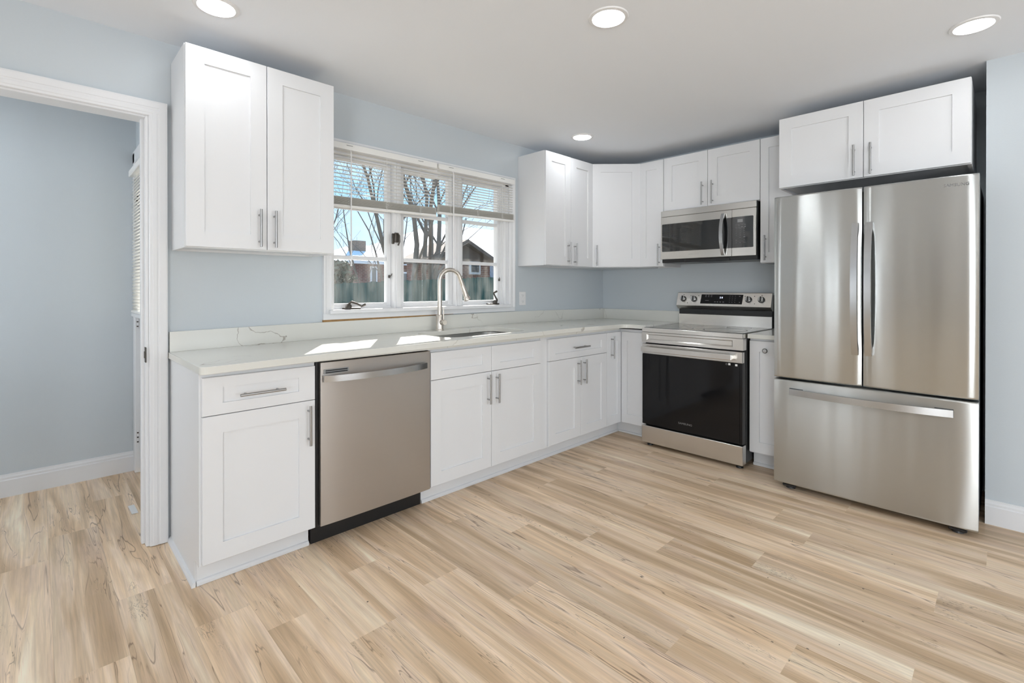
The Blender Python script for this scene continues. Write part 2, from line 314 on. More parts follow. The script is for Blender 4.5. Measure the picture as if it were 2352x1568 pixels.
# ------------------------------------------------------------ mesh helpers
def bm_new(): return bmesh.new()
def box(bm, x0, x1, y0, y1, z0, z1, bv=0.0, seg=1):
    r = bmesh.ops.create_cube(bm, size=1.0)
    vsx = r['verts']
    for v in vsx:
        v.co = Vector((x0 + (v.co.x + .5) * (x1 - x0), y0 + (v.co.y + .5) * (y1 - y0), z0 + (v.co.z + .5) * (z1 - z0)))
    if bv > 0:
        es = list({e for v in vsx for e in v.link_edges})
        bmesh.ops.bevel(bm, geom=es, offset=bv, segments=seg, profile=0.5, affect='EDGES')
def cyl(bm, p0, p1, r0, r1=None, n=20, caps=True):
    r1 = r0 if r1 is None else r1
    p0, p1 = Vector(p0), Vector(p1); d = (p1 - p0)
    m_ = Matrix.Translation((p0 + p1) / 2) @ d.to_track_quat('Z', 'Y').to_matrix().to_4x4()
    bmesh.ops.create_cone(bm, cap_ends=caps, cap_tris=False, segments=n, radius1=r0, radius2=r1, depth=d.length, matrix=m_)
def tube(bm, pts, r, n=12, caps=True):
    pts = [Vector(p) for p in pts]; rs = r if isinstance(r, (list, tuple)) else [r] * len(pts)
    rings = []; up = None
    for i, p in enumerate(pts):
        d = (pts[min(i + 1, len(pts) - 1)] - pts[max(i - 1, 0)]).normalized()
        if up is None:
            up = d.orthogonal().normalized()
        else:
            up = (up - d * up.dot(d)).normalized()
        s = d.cross(up)
        rings.append([bm.verts.new(p + (up * cos(2 * pi * k / n) + s * sin(2 * pi * k / n)) * rs[i]) for k in range(n)])
    for a, b in zip(rings, rings[1:]):
        for k in range(n): bm.faces.new((a[k], a[(k + 1) % n], b[(k + 1) % n], b[k]))
    if caps:
        bm.faces.new(rings[0][::-1]); bm.faces.new(rings[-1])
def prism(bm, prof, fn):
    """prof: closed 2D outline; fn(p, 0|1) -> 3D. extrude between two ends"""
    a = [bm.verts.new(fn(p, 0)) for p in prof]; b = [bm.verts.new(fn(p, 1)) for p in prof]
    n = len(prof)
    for i in range(n): bm.faces.new((a[i], a[(i + 1) % n], b[(i + 1) % n], b[i]))
    bm.faces.new(a[::-1]); bm.faces.new(b)
def lathe(bm, prof, c, axis=Vector((0, 0, 1)), n=32):
    """prof list of (r, h); around axis through c"""
    axis = Vector(axis).normalized(); u = axis.orthogonal().normalized(); w = axis.cross(u); c = Vector(c)
    rings = []
    for r_, h in prof:
        if r_ < 1e-6: rings.append([bm.verts.new(c + axis * h)])
        else: rings.append([bm.verts.new(c + axis * h + (u * cos(2 * pi * k / n) + w * sin(2 * pi * k / n)) * r_) for k in range(n)])
    for a, b in zip(rings, rings[1:]):
        for k in range(n):
            k2 = (k + 1) % n
            if len(a) == 1 and len(b) == 1: continue
            if len(a) == 1: bm.faces.new((a[0], b[k2], b[k]))
            elif len(b) == 1: bm.faces.new((a[k], a[k2], b[0]))
            else: bm.faces.new((a[k], a[k2], b[k2], b[k]))
def obj(name, bm, m, parent=None, smooth=False, label=None):
    bmesh.ops.recalc_face_normals(bm, faces=bm.faces)
    me = bpy.data.meshes.new(name); bm.to_mesh(me); bm.free()
    me.materials.append(m)
    if smooth:
        for pl in me.polygons: pl.use_smooth = True
        try: me.set_sharp_from_angle(angle=R(40))
        except Exception: pass
    o = bpy.data.objects.new(name, me); COL.objects.link(o)
    if parent: o.parent = parent
    if label: o['label'] = label
    return o
def thing(name, label, cat, loc=(0, 0, 0), rz=0.0, group=None, kind=None):
    o = bpy.data.objects.new(name, None); COL.objects.link(o); o.location = loc; o.rotation_euler = (0, 0, rz)
    o.empty_display_size = 0.1
    o['label'] = label; o['category'] = cat
    if group: o['group'] = group
    if kind: o['kind'] = kind
    return o
def tag(o, label, cat, group=None, kind=None):
    o['label'] = label; o['category'] = cat
    if group: o['group'] = group
    if kind: o['kind'] = kind
    return o
def struct(name, bm, m, label, cat, smooth=False):
    return tag(obj(name, bm, m, None, smooth), label, cat, kind='structure')
def text(name, s, size, m, parent, loc, rot, ext=0.0003, sx=1.0, bold=0.0):
    cu = bpy.data.curves.new(name, 'FONT'); cu.body = s; cu.size = size; cu.extrude = ext; cu.offset = bold
    cu.align_x = 'CENTER'; cu.align_y = 'CENTER'; cu.resolution_u = 3
    to = bpy.data.objects.new(name, cu); COL.objects.link(to)
    bpy.context.view_layer.update()
    me = bpy.data.meshes.new_from_object(to.evaluated_get(bpy.context.evaluated_depsgraph_get()))
    bpy.data.objects.remove(to); me.materials.clear(); me.materials.append(m)
    o = bpy.data.objects.new(name, me); COL.objects.link(o); o.parent = parent
    o.location = loc; o.rotation_euler = rot; o.scale = (sx, 1, 1)
    return o
FRONT = (pi / 2, 0, 0)      # text upright, facing local -y
RW = -pi / 2                # rotation of things that stand along the right wall

def dup(root, loc, label=None):
    r = root.copy(); COL.objects.link(r); r.location = loc
    if label: r['label'] = label
    for ch in list(root.children):
        c = ch.copy(); COL.objects.link(c); c.parent = r
        for g in ch.children:
            d = g.copy(); COL.objects.link(d); d.parent = c
    return r

# ------------------------------------------------------------ room shell
def floor_mesh():
    rnd = random.Random(4)
    Wd = 0.1826; L0 = 1.232; X0 = 0.114
    known = {1: -1.26, 4: -1.478, 6: -1.109, 7: -1.405, 8: -1.705, 5: -0.812, 0: -0.998, -1: -0.80, 3: -1.165, -3: -0.80,
             -2: -0.411, 9: -2.06, 11: -2.166, 12: -1.98, 2: -0.86, 10: -1.42, 13: -1.55}
    me = bpy.data.meshes.new('floor'); vs_, fs, uvs, cols = [], [], [], []
    for k in range(-17, 20):
        xa, xb = X0 + k * Wd, X0 + (k + 1) * Wd
        base = known.get(k, rnd.uniform(-1.2, 0))
        y = base - 6 * L0
        while y < 1.4:
            a, b = max(y, -6.3), min(y + L0, 1.4)
            if b > a:
                i = len(vs_)
                vs_ += [(xa, a, 0), (xb, a, 0), (xb, b, 0), (xa, b, 0)]; fs.append((i, i + 1, i + 2, i + 3))
                s = rnd.random(); q_ = rnd.random(); fl = rnd.random() < .5
                ua, ub = (0, Wd)
                uvs += [(ua, a - y), (ub, a - y), (ub, b - y), (ua, b - y)]; cols += [(s, q_, 0, 1)] * 4
            y += L0
    me.from_pydata(vs_, [], fs); uvl = me.uv_layers.new(name='plank')
    for i, u in enumerate(uvs): uvl.data[i].uv = u
    ca = me.color_attributes.new('seed', 'FLOAT_COLOR', 'CORNER')
    for i, c in enumerate(cols): ca.data[i].color = c
    me.materials.append(M['planks'])
    o = bpy.data.objects.new('floor', me); COL.objects.link(o)
    return tag(o, 'light maple plank floor with spalted dark grain lines', 'floor', kind='structure')
floor_mesh()
b = bm_new(); box(b, -3.05, 3.75, -6.2, 1.42, ZC, ZC + .08); struct('ceiling', b, M['ceil'], 'flat white ceiling above the kitchen', 'ceiling')
# kitchen window wall (y 0..0.11), door opening left, window opening
WX0, WX1, WZ0, WZ1 = 0.797, 2.27, 1.067, 2.062
b = bm_new()
box(b, -3.05, -0.95, 0, .11, 0, ZC); box(b, -0.95, -0.094, 0, .11, 2.04, ZC)
box(b, -0.094, WX0, 0, .11, 0, ZC); box(b, WX0, WX1, 0, .11, 0, WZ0); box(b, WX0, WX1, 0, .11, WZ1, ZC); box(b, WX1, XR + .12, 0, .11, 0, ZC)
struct('wall_back', b, M['wall'], 'pale blue wall that holds the wide kitchen window', 'wall')
b = bm_new(); box(b, XR, XR + .12, -2.7655, 0, 0, ZC); struct('wall_right', b, M['wall'], 'pale blue wall behind the range and the refrigerator', 'wall')
b = bm_new(); box(b, 3.062, XR + .12, -6.2, -2.7655, 0, ZC); struct('wall_near_right', b, M['wall'], 'pale blue wall projecting at the far right beside the refrigerator', 'wall')
# beige wall behind the camera and left wall, with windows invented to admit the fill light
b = bm_new()
box(b, -3.05, -0.4, -6.2, -6.08, 0, ZC); box(b, 2.0, 3.062, -6.2, -6.08, 0, ZC); box(b, -0.4, 2.0, -6.2, -6.08, 0, 0.55); box(b, -0.4, 2.0, -6.2, -6.08, 2.15, ZC)
struct('wall_front', b, M['beige'], 'beige wall with an added picture window facing the kitchen', 'wall')
b = bm_new()
yy_ = [-6.08, -5.25, -3.65, -1.28, -.88, -.57, -.27, 0]
for i_, (ya_, yb_) in enumerate(zip(yy_, yy_[1:])):
    if i_ % 2 == 0: box(b, -3.05, -2.95, ya_, yb_, 0, ZC)
    else: box(b, -3.05, -2.95, ya_, yb_, 0, .25); box(b, -3.05, -2.95, ya_, yb_, 2.2, ZC)
struct('wall_left', b, M['greywall'], 'pale grey wall with an added tall window at the open side of the room', 'wall')
def back_window(name, label, horiz, a0, a1, z0, z1, c0, c1, n):
    w = thing(name, label, 'window', kind='structure')
    b = bm_new()
    def bb(s0, s1, zz0, zz1, d0=c0, d1=c1):
        if horiz: box(b, s0, s1, d0, d1, zz0, zz1, .004)
        else: box(b, d0, d1, s0, s1, zz0, zz1, .004)
    t = .07
    bb(a0 - .02, a0 + t, z0 - .02, z1 + .02); bb(a1 - t, a1 + .02, z0 - .02, z1 + .02); bb(a0, a1, z0 - .02, z0 + t); bb(a0, a1, z1 - t, z1 + .02)
    for i in range(1, n):
        s = a0 + (a1 - a0) * i / n; bb(s - .04, s + .04, z0, z1)
    obj('window_frame', b, M['trim'], w)
    b = bm_new(); cm = (c0 + c1) / 2
    if horiz: box(b, a0, a1, cm - .003, cm + .003, z0, z1)
    else: box(b, cm - .003, cm + .003, a0, a1, z0, z1)
    obj('pane', b, M['glass'], w)
back_window('added_window_2', 'added white framed picture window behind the viewer', True, -0.4, 2.0, .55, 2.15, -6.16, -6.06, 3)  # unseen windows added here to let the fill light in
back_window('added_window_3', 'added tall white framed window in the beige side wall', False, -5.25, -3.65, .25, 2.2, -3.02, -2.93, 2)
back_window('added_window_6', 'added small side window of the entry beyond the doorway', False, .33, 1.03, .85, 1.95, -1.73, -1.64, 1)  # unseen window added for the vestibule fill light
b = bm_new(); box(b, -2.952, -2.925, -2.20, -2.10, .005, 2.13, .003); box(b, -2.952, -2.925, -2.55, -2.45, .005, 2.13, .003); box(b, -2.952, -2.925, -2.45, -2.20, 2.03, 2.13, .003); struct('added_door_trim', b, M['trim'], 'added white casing around the dark closet door', 'door trim')  # casing added for a bright band in the refrigerator's reflection
back_window('added_window_4', 'added narrow tall side window nearest the kitchen wall', False, -.57, -.27, .25, 2.2, -3.02, -2.93, 1)  # narrow windows added for side light and bright bands on the refrigerator
back_window('added_window_5', 'added narrow tall side window between the entry and the patio window', False, -1.28, -.88, .25, 2.2, -3.02, -2.93, 1)
b = bm_new(); box(b, -2.952, -2.935, -2.45, -2.20, .005, 2.03, .003); struct('added_door', b, M['darkdoor'], 'added narrow dark closet door in the pale side wall', 'door')  # door added for a dark band in the refrigerator's reflection

# vestibule beyond the doorway
b = bm_new(); box(b, -1.75, .12, 1.265, 1.38, 0, ZC); struct('wall_vestibule_back', b, M['wall'], 'pale blue wall seen through the doorway on the left', 'wall')
b = bm_new(); box(b, -1.75, -1.65, .11, .33, 0, ZC); box(b, -1.75, -1.65, 1.03, 1.265, 0, ZC); box(b, -1.75, -1.65, .33, 1.03, 0, .85); box(b, -1.75, -1.65, .33, 1.03, 1.95, ZC); struct('wall_vestibule_left', b, M['wall'], 'pale blue left side wall of the entry beyond the doorway', 'wall')
DY0, DY1 = 0.36, 1.20
b = bm_new(); box(b, .008, .12, DY1, 1.265, 0, ZC); box(b, .008, .12, .11, DY0, 0, ZC); box(b, .008, .12, DY0, DY1, 2.07, ZC)
struct('wall_vestibule_right', b, M['wall'], 'pale blue wall around the exterior door in the entry', 'wall')

def baseboard(name, label, p0, p1, nrm, h=.127, t=.015):
    p0, p1, nrm = Vector(p0), Vector(p1), Vector(nrm)
    prof = [(0, 0), (t, 0), (t, h * .74), (t * .72, h * .78), (t * .72, h * .86), (t * .42, h * .93), (t * .36, h), (0, h)]
    b = bm_new(); prism(b, prof, lambda q, k: (p0, p1)[k] + nrm * q[0] + Vector((0, 0, q[1])))
    return struct(name, b, M['trim'], label, 'baseboard')
baseboard('baseboard_near_right', 'white baseboard along the far right wall beside the refrigerator', (3.062, -6.08, 0), (3.062, -2.7655, 0), (-1, 0, 0), .125, .015)
baseboard('baseboard_vestibule', 'white baseboard on the blue wall beyond the doorway', (-1.65, 1.265, 0), (-.011, 1.265, 0), (0, -1, 0), .132, .015)
baseboard('baseboard_left', 'white baseboard under the tall window wall', (-2.95, -6.08, 0), (-2.95, 0, 0), (1, 0, 0))
baseboard('baseboard_front', 'white baseboard below the picture window', (-2.95, -6.08, 0), (3.05, -6.08, 0), (0, 1, 0))

# doorway casing and jamb (kitchen side)
def casing_prof(w, t):       # across (0 inner .. w outer), depth out
    return [(0, 0), (0, t * .45), (w * .05, t * .72), (w * .18, t * .76), (w * .22, t * .86), (w * .42, t * .88), (w * .46, t * .82), (w * .54, t * .82), (w * .58, t * .93), (w * .90, t), (w, t * .95), (w, 0)]
XI, XO = -.094, -.0225
tr = thing('trim_1', 'wide white moulded casing around the doorway on the left', 'door trim', kind='structure')
b = bm_new(); P_ = casing_prof(XO - XI, .022)
prism(b, P_, lambda q, k: Vector((XI + q[0], -q[1], (0.003, 2.105)[k])))
obj('side_casing', b, M['trim'], tr)
b = bm_new()
prism(b, [(q[0], q[1]) for q in P_], lambda q, k: Vector(((-1.02, XO)[k], -q[1] - .0005, 2.034 + q[0])))
obj('head_casing', b, M['trim'], tr)
b = bm_new(); box(b, -1.02, -.95, -.02, 0, 0, 2.104, .003); obj('side_casing', b, M['trim'], tr)
b = bm_new(); box(b, -.1065, -.0935, -.004, .13, .002, 2.04, .002); box(b, -.118, -.105, .04, .075, .002, 2.04, .002); obj('jamb', b, M['trim'], tr)
b = bm_new(); box(b, -.95, -.106, -.004, .105, 2.026, 2.04, .002); obj('head_jamb', b, M['trim'], tr)
b = bm_new(); box(b, -.1085, -.104, -.012, .018, .872, .945, .002); box(b, -.112, -.106, -.006, .006, .893, .925, .001)
obj('strike_plate', b, M['bronze'], tr, label='worn dark metal strike plate')
b = bm_new(); prism(b, casing_prof(.07, .02), lambda q, k: Vector((-.106 + q[0] * 1.0, .11 + q[1], (0, 2.1)[k]))); obj('back_casing', b, M['trim'], tr)

# exterior door of the vestibule
dr = thing('door_1', 'white half glazed exterior door seen edge on through the doorway', 'door', kind='structure')
xf = .000
b = bm_new()
box(b, -.011, .02, 1.19, 1.262, 0, 2.12, .004); box(b, -.011, .02, DY0 - .07, DY0 + .004, 0, 2.12, .004); box(b, -.011, .02, DY0 - .07, 1.262, 2.05, 2.13, .004)
obj('door_casing', b, M['trim'], dr)
b = bm_new(); st = .11
box(b, .030, .070, DY0, DY0 + st, .02, 2.05, .003); box(b, .030, .070, DY1 - st, DY1, .02, 2.05, .003)
box(b, .030, .070, DY0 + st, DY1 - st, .02, .22, .003); box(b, .030, .070, DY0 + st, DY1 - st, .92, 1.04, .003); box(b, .030, .070, DY0 + st, DY1 - st, 1.93, 2.05, .003)
box(b, .042, .058, DY0 + st, DY1 - st, .22, .92)
for z0, z1 in ((.26, .54), (.60, .88)):
    box(b, .034, .046, DY0 + st + .04, DY1 - st - .04, z0, z1, .006)
obj('door_panel', b, M['trim'], dr)
b = bm_new(); box(b, .046, .052, DY0 + st, DY1 - st, 1.04, 1.93); obj('pane', b, M['glass'], dr)
b = bm_new(); box(b, -.026, .03, DY0 + .02, DY1 + .015, 1.035, 1.06, .004); obj('sill_shelf', b, M['trim'], dr)
for z in (.235, 1.0, 1.80):
    b = bm_new(); cyl(b, (.008, DY1 - .006, z - .045), (.008, DY1 - .006, z + .045), .007, n=10); h_ = obj('hinge', b, M['trim'], dr)
    for dz in (-.03, 0, .03):
        b = bm_new(); box(b, -.0005, .009, DY1 - .016, DY1 - .002, z + dz - .004, z + dz + .004); obj('knuckle', b, M['bronze'], h_)
vb = thing('mini_blind', 'closed white mini blind hanging over the glass of the exterior door', 'window blind', (-.02, .0, 1.06))
b = bm_new(); box(b, -.018, .028, DY0 + .04, DY1 + .012, .895, .935, .003); obj('headrail', b, M['blind'], vb)
b = bm_new()
for i in range(42):
    z = .02 + i * .0208
    prism(b, [(-.010, .0), (.0, .0035), (.010, .0005), (.010, -.0003), (.0, .0027), (-.010, -.0008)],
          lambda q, k, z=z: Vector((.004 + q[0] * cos(R(52)) - q[1] * sin(R(52)), (DY0 + .05, DY1 + .005)[k], z + q[0] * sin(R(52)) + q[1] * cos(R(52)))))
obj('slats', b, M['slat'], vb)
b = bm_new(); box(b, -.008, .014, DY0 + .05, DY1 + .005, .002, .018, .003); obj('bottom_rail', b, M['blind'], vb)

# ------------------------------------------------------------ kitchen window
w1 = thing('window_1', 'wide white triple casement window over the sink', 'window', kind='structure')
b = bm_new(); cp = [(0, 0), (0, .014), (.008, .02), (.016, .02), (.02, .016), (.04, .018), (.05, .024), (.06, .024), (.06, 0)]
prism(b, cp, lambda q, k: Vector((WX0 - q[0], -q[1], (1.0705, 2.122)[k]))); prism(b, cp, lambda q, k: Vector((WX1 + q[0], -q[1], (1.0705, 2.122)[k])))
prism(b, cp, lambda q, k: Vector(((WX0 - .06, WX1 + .06)[k], -q[1] - .0004, 2.062 + q[0])))
prism(b, [(.737, 1.034), (1.6, 1.0365), (2.33, 1.0365), (2.33, 1.07), (.737, 1.07)], lambda q, k: Vector((q[0], (-.018, -.001)[k], q[1])))
obj('window_casing', b, M['trim'], w1)
b = bm_new(); box(b, .769, 2.265, -.046, .045, 1.068, 1.092, .004); obj('window_stool', b, M['trim'], w1)
b = bm_new()
box(b, WX0 - .001, WX0 + .012, -.002, .13, 1.09, 2.062, .001); box(b, WX1 - .035, WX1 + .001, -.002, .13, 1.09, 2.062, .002)
box(b, WX0, WX1, -.002, .13, 2.045, 2.064, .001); box(b, WX0, WX1, .04, .13, 1.07, 1.105, .002)
for xm in (1.247, 1.762):
    box(b, xm - .026, xm + .026, .0, .12, 1.088, 2.06, .002)
    box(b, xm - .012, xm + .012, -.006, .01, 1.092, 2.06, .002)
for zz in (.008, .018): box(b, WX1 - .035 - zz, WX1 - .03, .02 + zz, .12, 1.09, 2.06, .001)
obj('window_frame', b, M['trim'], w1)
panes = ((.817, 1.192), (1.322, 1.699), (1.835, 2.194))
outs = ((.800, 1.222), (1.272, 1.736), (1.787, 2.236))
for (g0, g1), (o0, o1) in zip(panes, outs):
    b = bm_new(); ya, yb = .045, .085; zt, zb = 2.045, 1.098
    box(b, o0, g0, ya, yb, zb, zt, .003); box(b, g1, o1, ya, yb, zb, zt, .003)
    box(b, g0, g1, ya, yb, zb, 1.127, .003); box(b, g0, g1, ya, yb, 2.02, zt, .003)
    for zm in (1.415, 1.73): box(b, g0, g1, ya + .008, yb - .004, zm - .012, zm + .012, .003)
    s = obj('sash', b, M['trim'], w1)
    b = bm_new(); box(b, g0 - .004, g1 + .004, .062, .066, 1.12, 2.025); obj('pane', b, M['glass'], s)
def crank(x, z, y, mir, up):
    b = bm_new()
    box(b, x - .055, x + .055, y - .018, y + .022, z, z + .012, .005, 2)
    lathe(b, [(0, 0), (.02, 0), (.018, .016), (.008, .026), (0, .026)], (x - mir * .02, y, z + .010), n=16)
    if up:
        tube(b, [(x + .03, y - .005, z + .02), (x + .035, y - .01, z + .035), (x + .0, y - .01, z + .085), (x + .005, y - .01, z + .10)], [.008, .007, .006, .006], n=8)
        cyl(b, (x - .002, y - .005, z + .092), (x + .016, y - .03, z + .108), .007, .008, 10)
    else:
        tube(b, [(x - .02, y, z + .034), (x - .005, y - .008, z + .046), (x + .03, y - .012, z + .034), (x + .06, y - .014, z + .018)], [.007, .008, .0065, .005], n=8)
        cyl(b, (x + .055, y - .014, z + .016), (x + .082, y - .02, z + .03), .0065, .0075, 10)
    return obj('crank', b, M['bronze'], w1, True, label='dark metal window crank')
crank(.925, 1.0915, .005, 1, False); crank(2.115, 1.0915, .012, -1, True)
b = bm_new(); box(b, 1.205, 1.222, -.004, .012, 1.515, 1.585, .003); box(b, 1.216, 1.25, -.014, -.004, 1.525, 1.59, .006, 2)
tube(b, [(1.235, -.018, 1.585), (1.243, -.028, 1.57), (1.243, -.03, 1.53), (1.238, -.02, 1.505)], .005, 8); obj('sash_lock', b, M['bronze'], w1, True, label='dark metal sash lock')
for x, z, s in ((.812, 1.29, 1), (1.205, 1.30, 1), (2.205, 1.29, -1), (1.80, 1.295, 1)):
    b = bm_new(); box(b, x - .004, x + .004, .03, .046, z - .01, z + .01, .002); tube(b, [(x, .032, z - .002), (x + .008 * s, .022, z + .01), (x + .012 * s, .024, z + .02)], .0025, 6); obj('hook', b, M['bronze'], w1)
b = bm_new(); prism(b, [(.737, 1.014), (1.70, 1.034), (1.70, 1.0365), (.737, 1.0345)], lambda q, k: Vector((q[0], (-.015, -.001)[k], q[1])))
obj('raw_edge', b, M['rawwood'], w1, label='strip of bare brown wood below the casing')

def blind(name, label, x0, x1, zl, zr, wand_x, wand_z):
    zt = 2.07
    t = thing(name, label, 'window blind', ((x0 + x1) / 2, -.045, min(zl, zr)), group='mini blinds over the sink window')
    ox, oy, oz = (x0 + x1) / 2, -.045, min(zl, zr)
    def X(x): return x - ox
    b = bm_new(); box(b, X(x0), X(x1), -.014, .018, zt - .002 - oz, zt + .026 - oz, .003)
    box(b, X(x0), X(x1), -.018, -.013, zt - .014 - oz, zt + .024 - oz, .002); obj('headrail', b, M['blind'], t)
    for fx in (.14, .82):
        b = bm_new(); xc = x0 + (x1 - x0) * fx; box(b, X(xc - .02), X(xc + .02), -.0195, -.017, zt + .010 - oz, zt + .0135 - oz)
        obj('clip_slot', b, M['grey'], t)
    nsl = 12; sk = .052
    b = bm_new(); a = R(-2)
    def zat(x, z_):   # bottoms may hang a little askew
        f = (x - x0) / (x1 - x0); low = zl + (zr - zl) * f
        g = (zt - z_) / (zt - min(zl, zr)); return z_ + (low - min(zl, zr)) * g
    pf = [(-.0125, .0), (-.006, .0018), (0, .0024), (.006, .0018), (.0125, 0), (.006, .0012), (0, .0018), (-.006, .0012)]
    top_st = min(zl, zr) + .012 + sk
    for i in range(nsl):
        z = zt - .022 - i * (zt - .022 - top_st) / (nsl)
        vv = [[b.verts.new((X((x0 + .004, x1 - .004)[k]), .002 + u * cos(a), zat((x0, x1)[k], z) - oz + u * sin(a) + .0024 * (1 - (u / .0125) ** 2))) for u in (-.0125, -.006, 0, .006, .0125)] for k in (0, 1)]
        for j in range(4): b.faces.new((vv[0][j], vv[1][j], vv[1][j + 1], vv[0][j + 1]))
    for i in range(16):
        z = min(zl, zr) + .014 + i * sk / 16; dx = random.Random(i).uniform(-.0015, .0015)
        prism(b, [(-.0125, -.0008), (-.012, .0012), (0, .0026), (.012, .0012), (.0125, -.0008), (0, .0004)], lambda q, k, z=z, dx=dx: Vector((X((x0 + .004, x1 - .004)[k]), .002 + dx + q[0], zat((x0, x1)[k], z) - oz + q[1])))
    obj('slats', b, M['slat'], t)
    b = bm_new(); prism(b, [(-.0135, -.004), (-.011, .008), (.015, .008), (.016, -.004), (.012, -.006), (-.010, -.006)],
                        lambda q, k: Vector((X((x0 + .003, x1 - .003)[k]), q[0], (zl, zr)[k] + .006 - oz + q[1]))); obj('bottom_rail', b, M['blind'], t)
    for fx in (.14, .48, .82):
        b = bm_new()
        xc = x0 + (x1 - x0) * fx
        for yy in (-.0115, .016): cyl(b, (X(xc), yy, zat(xc, min(zl, zr)) - oz), (X(xc), yy, zt - oz), .0009, n=5)
        zz = zat(xc, min(zl, zr)) - oz
        for k in range(4):
            tube(b, [(X(xc - .012), -.014, zz + .012 + k * .012), (X(xc), -.0175, zz + .006 + k * .012), (X(xc + .013), -.014, zz + .014 + k * .012)], .0012, 5)
        obj('ladder_cord', b, M['blind'], t)
    b = bm_new(); cyl(b, (X(wand_x), -.024, wand_z - oz), (X(wand_x), -.024, zt - .03 - oz), .0042, n=8); cyl(b, (X(wand_x), -.024, zt - .032 - oz), (X(wand_x), -.014, zt - .008 - oz), .002, n=6)
    cyl(b, (X(wand_x), -.024, wand_z - .008 - oz), (X(wand_x), -.024, wand_z + .002 - oz), .0055, n=8)
    obj('wand', b, M['vinyl'], t)
    return t
blind('mini_blind', 'left white mini blind drawn half way up the sink window', .775, 1.523, 1.708, 1.722, .886, 1.364)
blind('mini_blind', 'right white mini blind drawn half way up the sink window', 1.540, 2.285, 1.745, 1.757, 1.661, 1.35)

# outlet
ot = thing('power_outlet', 'white double wall outlet between the window and the corner cabinets', 'outlet', (2.433, -.0005, 1.136))
b = bm_new(); box(b, -.038, .038, -.006, 0, -.056, .056, .002); obj('cover_plate', b, M['white_pl'], ot)
for dz in (-.026, .026):
    b = bm_new(); box(b, -.017, .017, -.0085, -.005, dz - .014, dz + .014, .003, 2); s = obj('socket', b, M['white_pl'], ot)
    b = bm_new(); box(b, -.009, -.006, -.009, -.008, dz - .003, dz + .006); box(b, .006, .009, -.009, -.008, dz - .003, dz + .005); cyl(b, (0, -.009, dz - .008), (0, -.008, dz - .008), .0025, n=8); obj('slot', b, M['grey'], s)

# ------------------------------------------------------------ cabinets
def shaker(bm, x0, x1, z0, z1, yf, th=.019, st=.072, rl=.072, rec=.0075):
    """shaker front; outer face at y = yf (front), looks towards -y"""
    c = .0014; s_ = st; yb = yf + th
    def ring(a, b_, y): return [bm.verts.new((x0 + a, y, z0 + b_)), bm.verts.new((x1 - a, y, z0 + b_)), bm.verts.new((x1 - a, y, z1 - b_)), bm.verts.new((x0 + a, y, z1 - b_))]
    rs_ = [ring(0, 0, yb), ring(0, 0, yf + c), ring(c, c, yf), ring(st, rl, yf), ring(st + .0008, rl + .0008, yf + rec)]
    for a, b_ in zip(rs_, rs_[1:]):
        for k in range(4): bm.faces.new((a[k], a[(k + 1) % 4], b_[(k + 1) % 4], b_[k]))
    bm.faces.new(rs_[-1]); bm.faces.new(rs_[0][::-1])
def barpull(par, x, z, yf, vert=True, ln=.180, rot=None):
    bm = bm_new(); r = .006; po = .128 / 2; y = yf - .032
    if vert:
        cyl(bm, (x, y, z - ln / 2), (x, y, z + ln / 2), r, n=14)
        for s in (-po, po): cyl(bm, (x, yf + .001, z + s), (x, y, z + s), .0045, n=10)
    else:
        cyl(bm, (x - ln / 2, y, z), (x + ln / 2, y, z), r, n=14)
        for s in (-po, po): cyl(bm, (x + s, yf + .001, z), (x + s, y, z), .0045, n=10)
    return obj('handle', bm, M['barpull'], par, True)
def door(t, x0, x1, z0, z1, yf, hx=None, hz=None, st=.072, name='door', vert=True, rl=None):
    bm = bm_new(); shaker(bm, x0, x1, z0, z1, yf, st=st, rl=rl or st)
    d = obj(name, bm, M['cab'], t)
    if hx is not None: barpull(d, hx, hz, yf, vert)
    return d
ZD0, ZD1, ZDM = .115, .8636, .7078
def base_cab(name, label, wx, w, rz=0, x_end=0.0, body_d=.585, hollow=False):
    loc = (wx, 0, 0) if rz == 0 else (XR, -wx, 0)
    t = thing(name, label, 'kitchen cabinet', loc, rz)
    bm = bm_new()
    if hollow:
        fb = -body_d + .02
        box(bm, 0, .016, fb, -.003, .105, .884); box(bm, w - .016, w, fb, -.003, .105, .884); box(bm, .016, w - .016, fb, -.003, .105, .121); box(bm, .016, w - .016, -.012, -.003, .121, .884)
        box(bm, 0, .038, -body_d, fb, .105, .884); box(bm, w - .038, w, -body_d, fb, .105, .884); box(bm, .038, w - .038, -body_d, fb, .105, .145); box(bm, .038, w - .038, -body_d, fb, .845, .884); box(bm, .038, w - .038, -body_d, fb, .69, .725); box(bm, w / 2 - .03, w / 2 + .03, -body_d, fb, .145, .69)
    else: box(bm, 0, w, -body_d, -.003, .105, .884, .001)
    obj('body', bm, M['cab'], t)
    return t
def kick(t, x0, x1, dk=.512, h=.106, endcap=None):
    bm = bm_new(); box(bm, x0, x1, -dk, -.05, 0.001, h); 
    prism(bm, [(0, .001), (.012, .001), (.012, .012), (.007, .019), (0, .021)], lambda q, k: Vector(((x0, x1)[k], -dk - q[0], q[1])))
    return obj('toe_kick', bm, M['cab'], t)
G = .0015
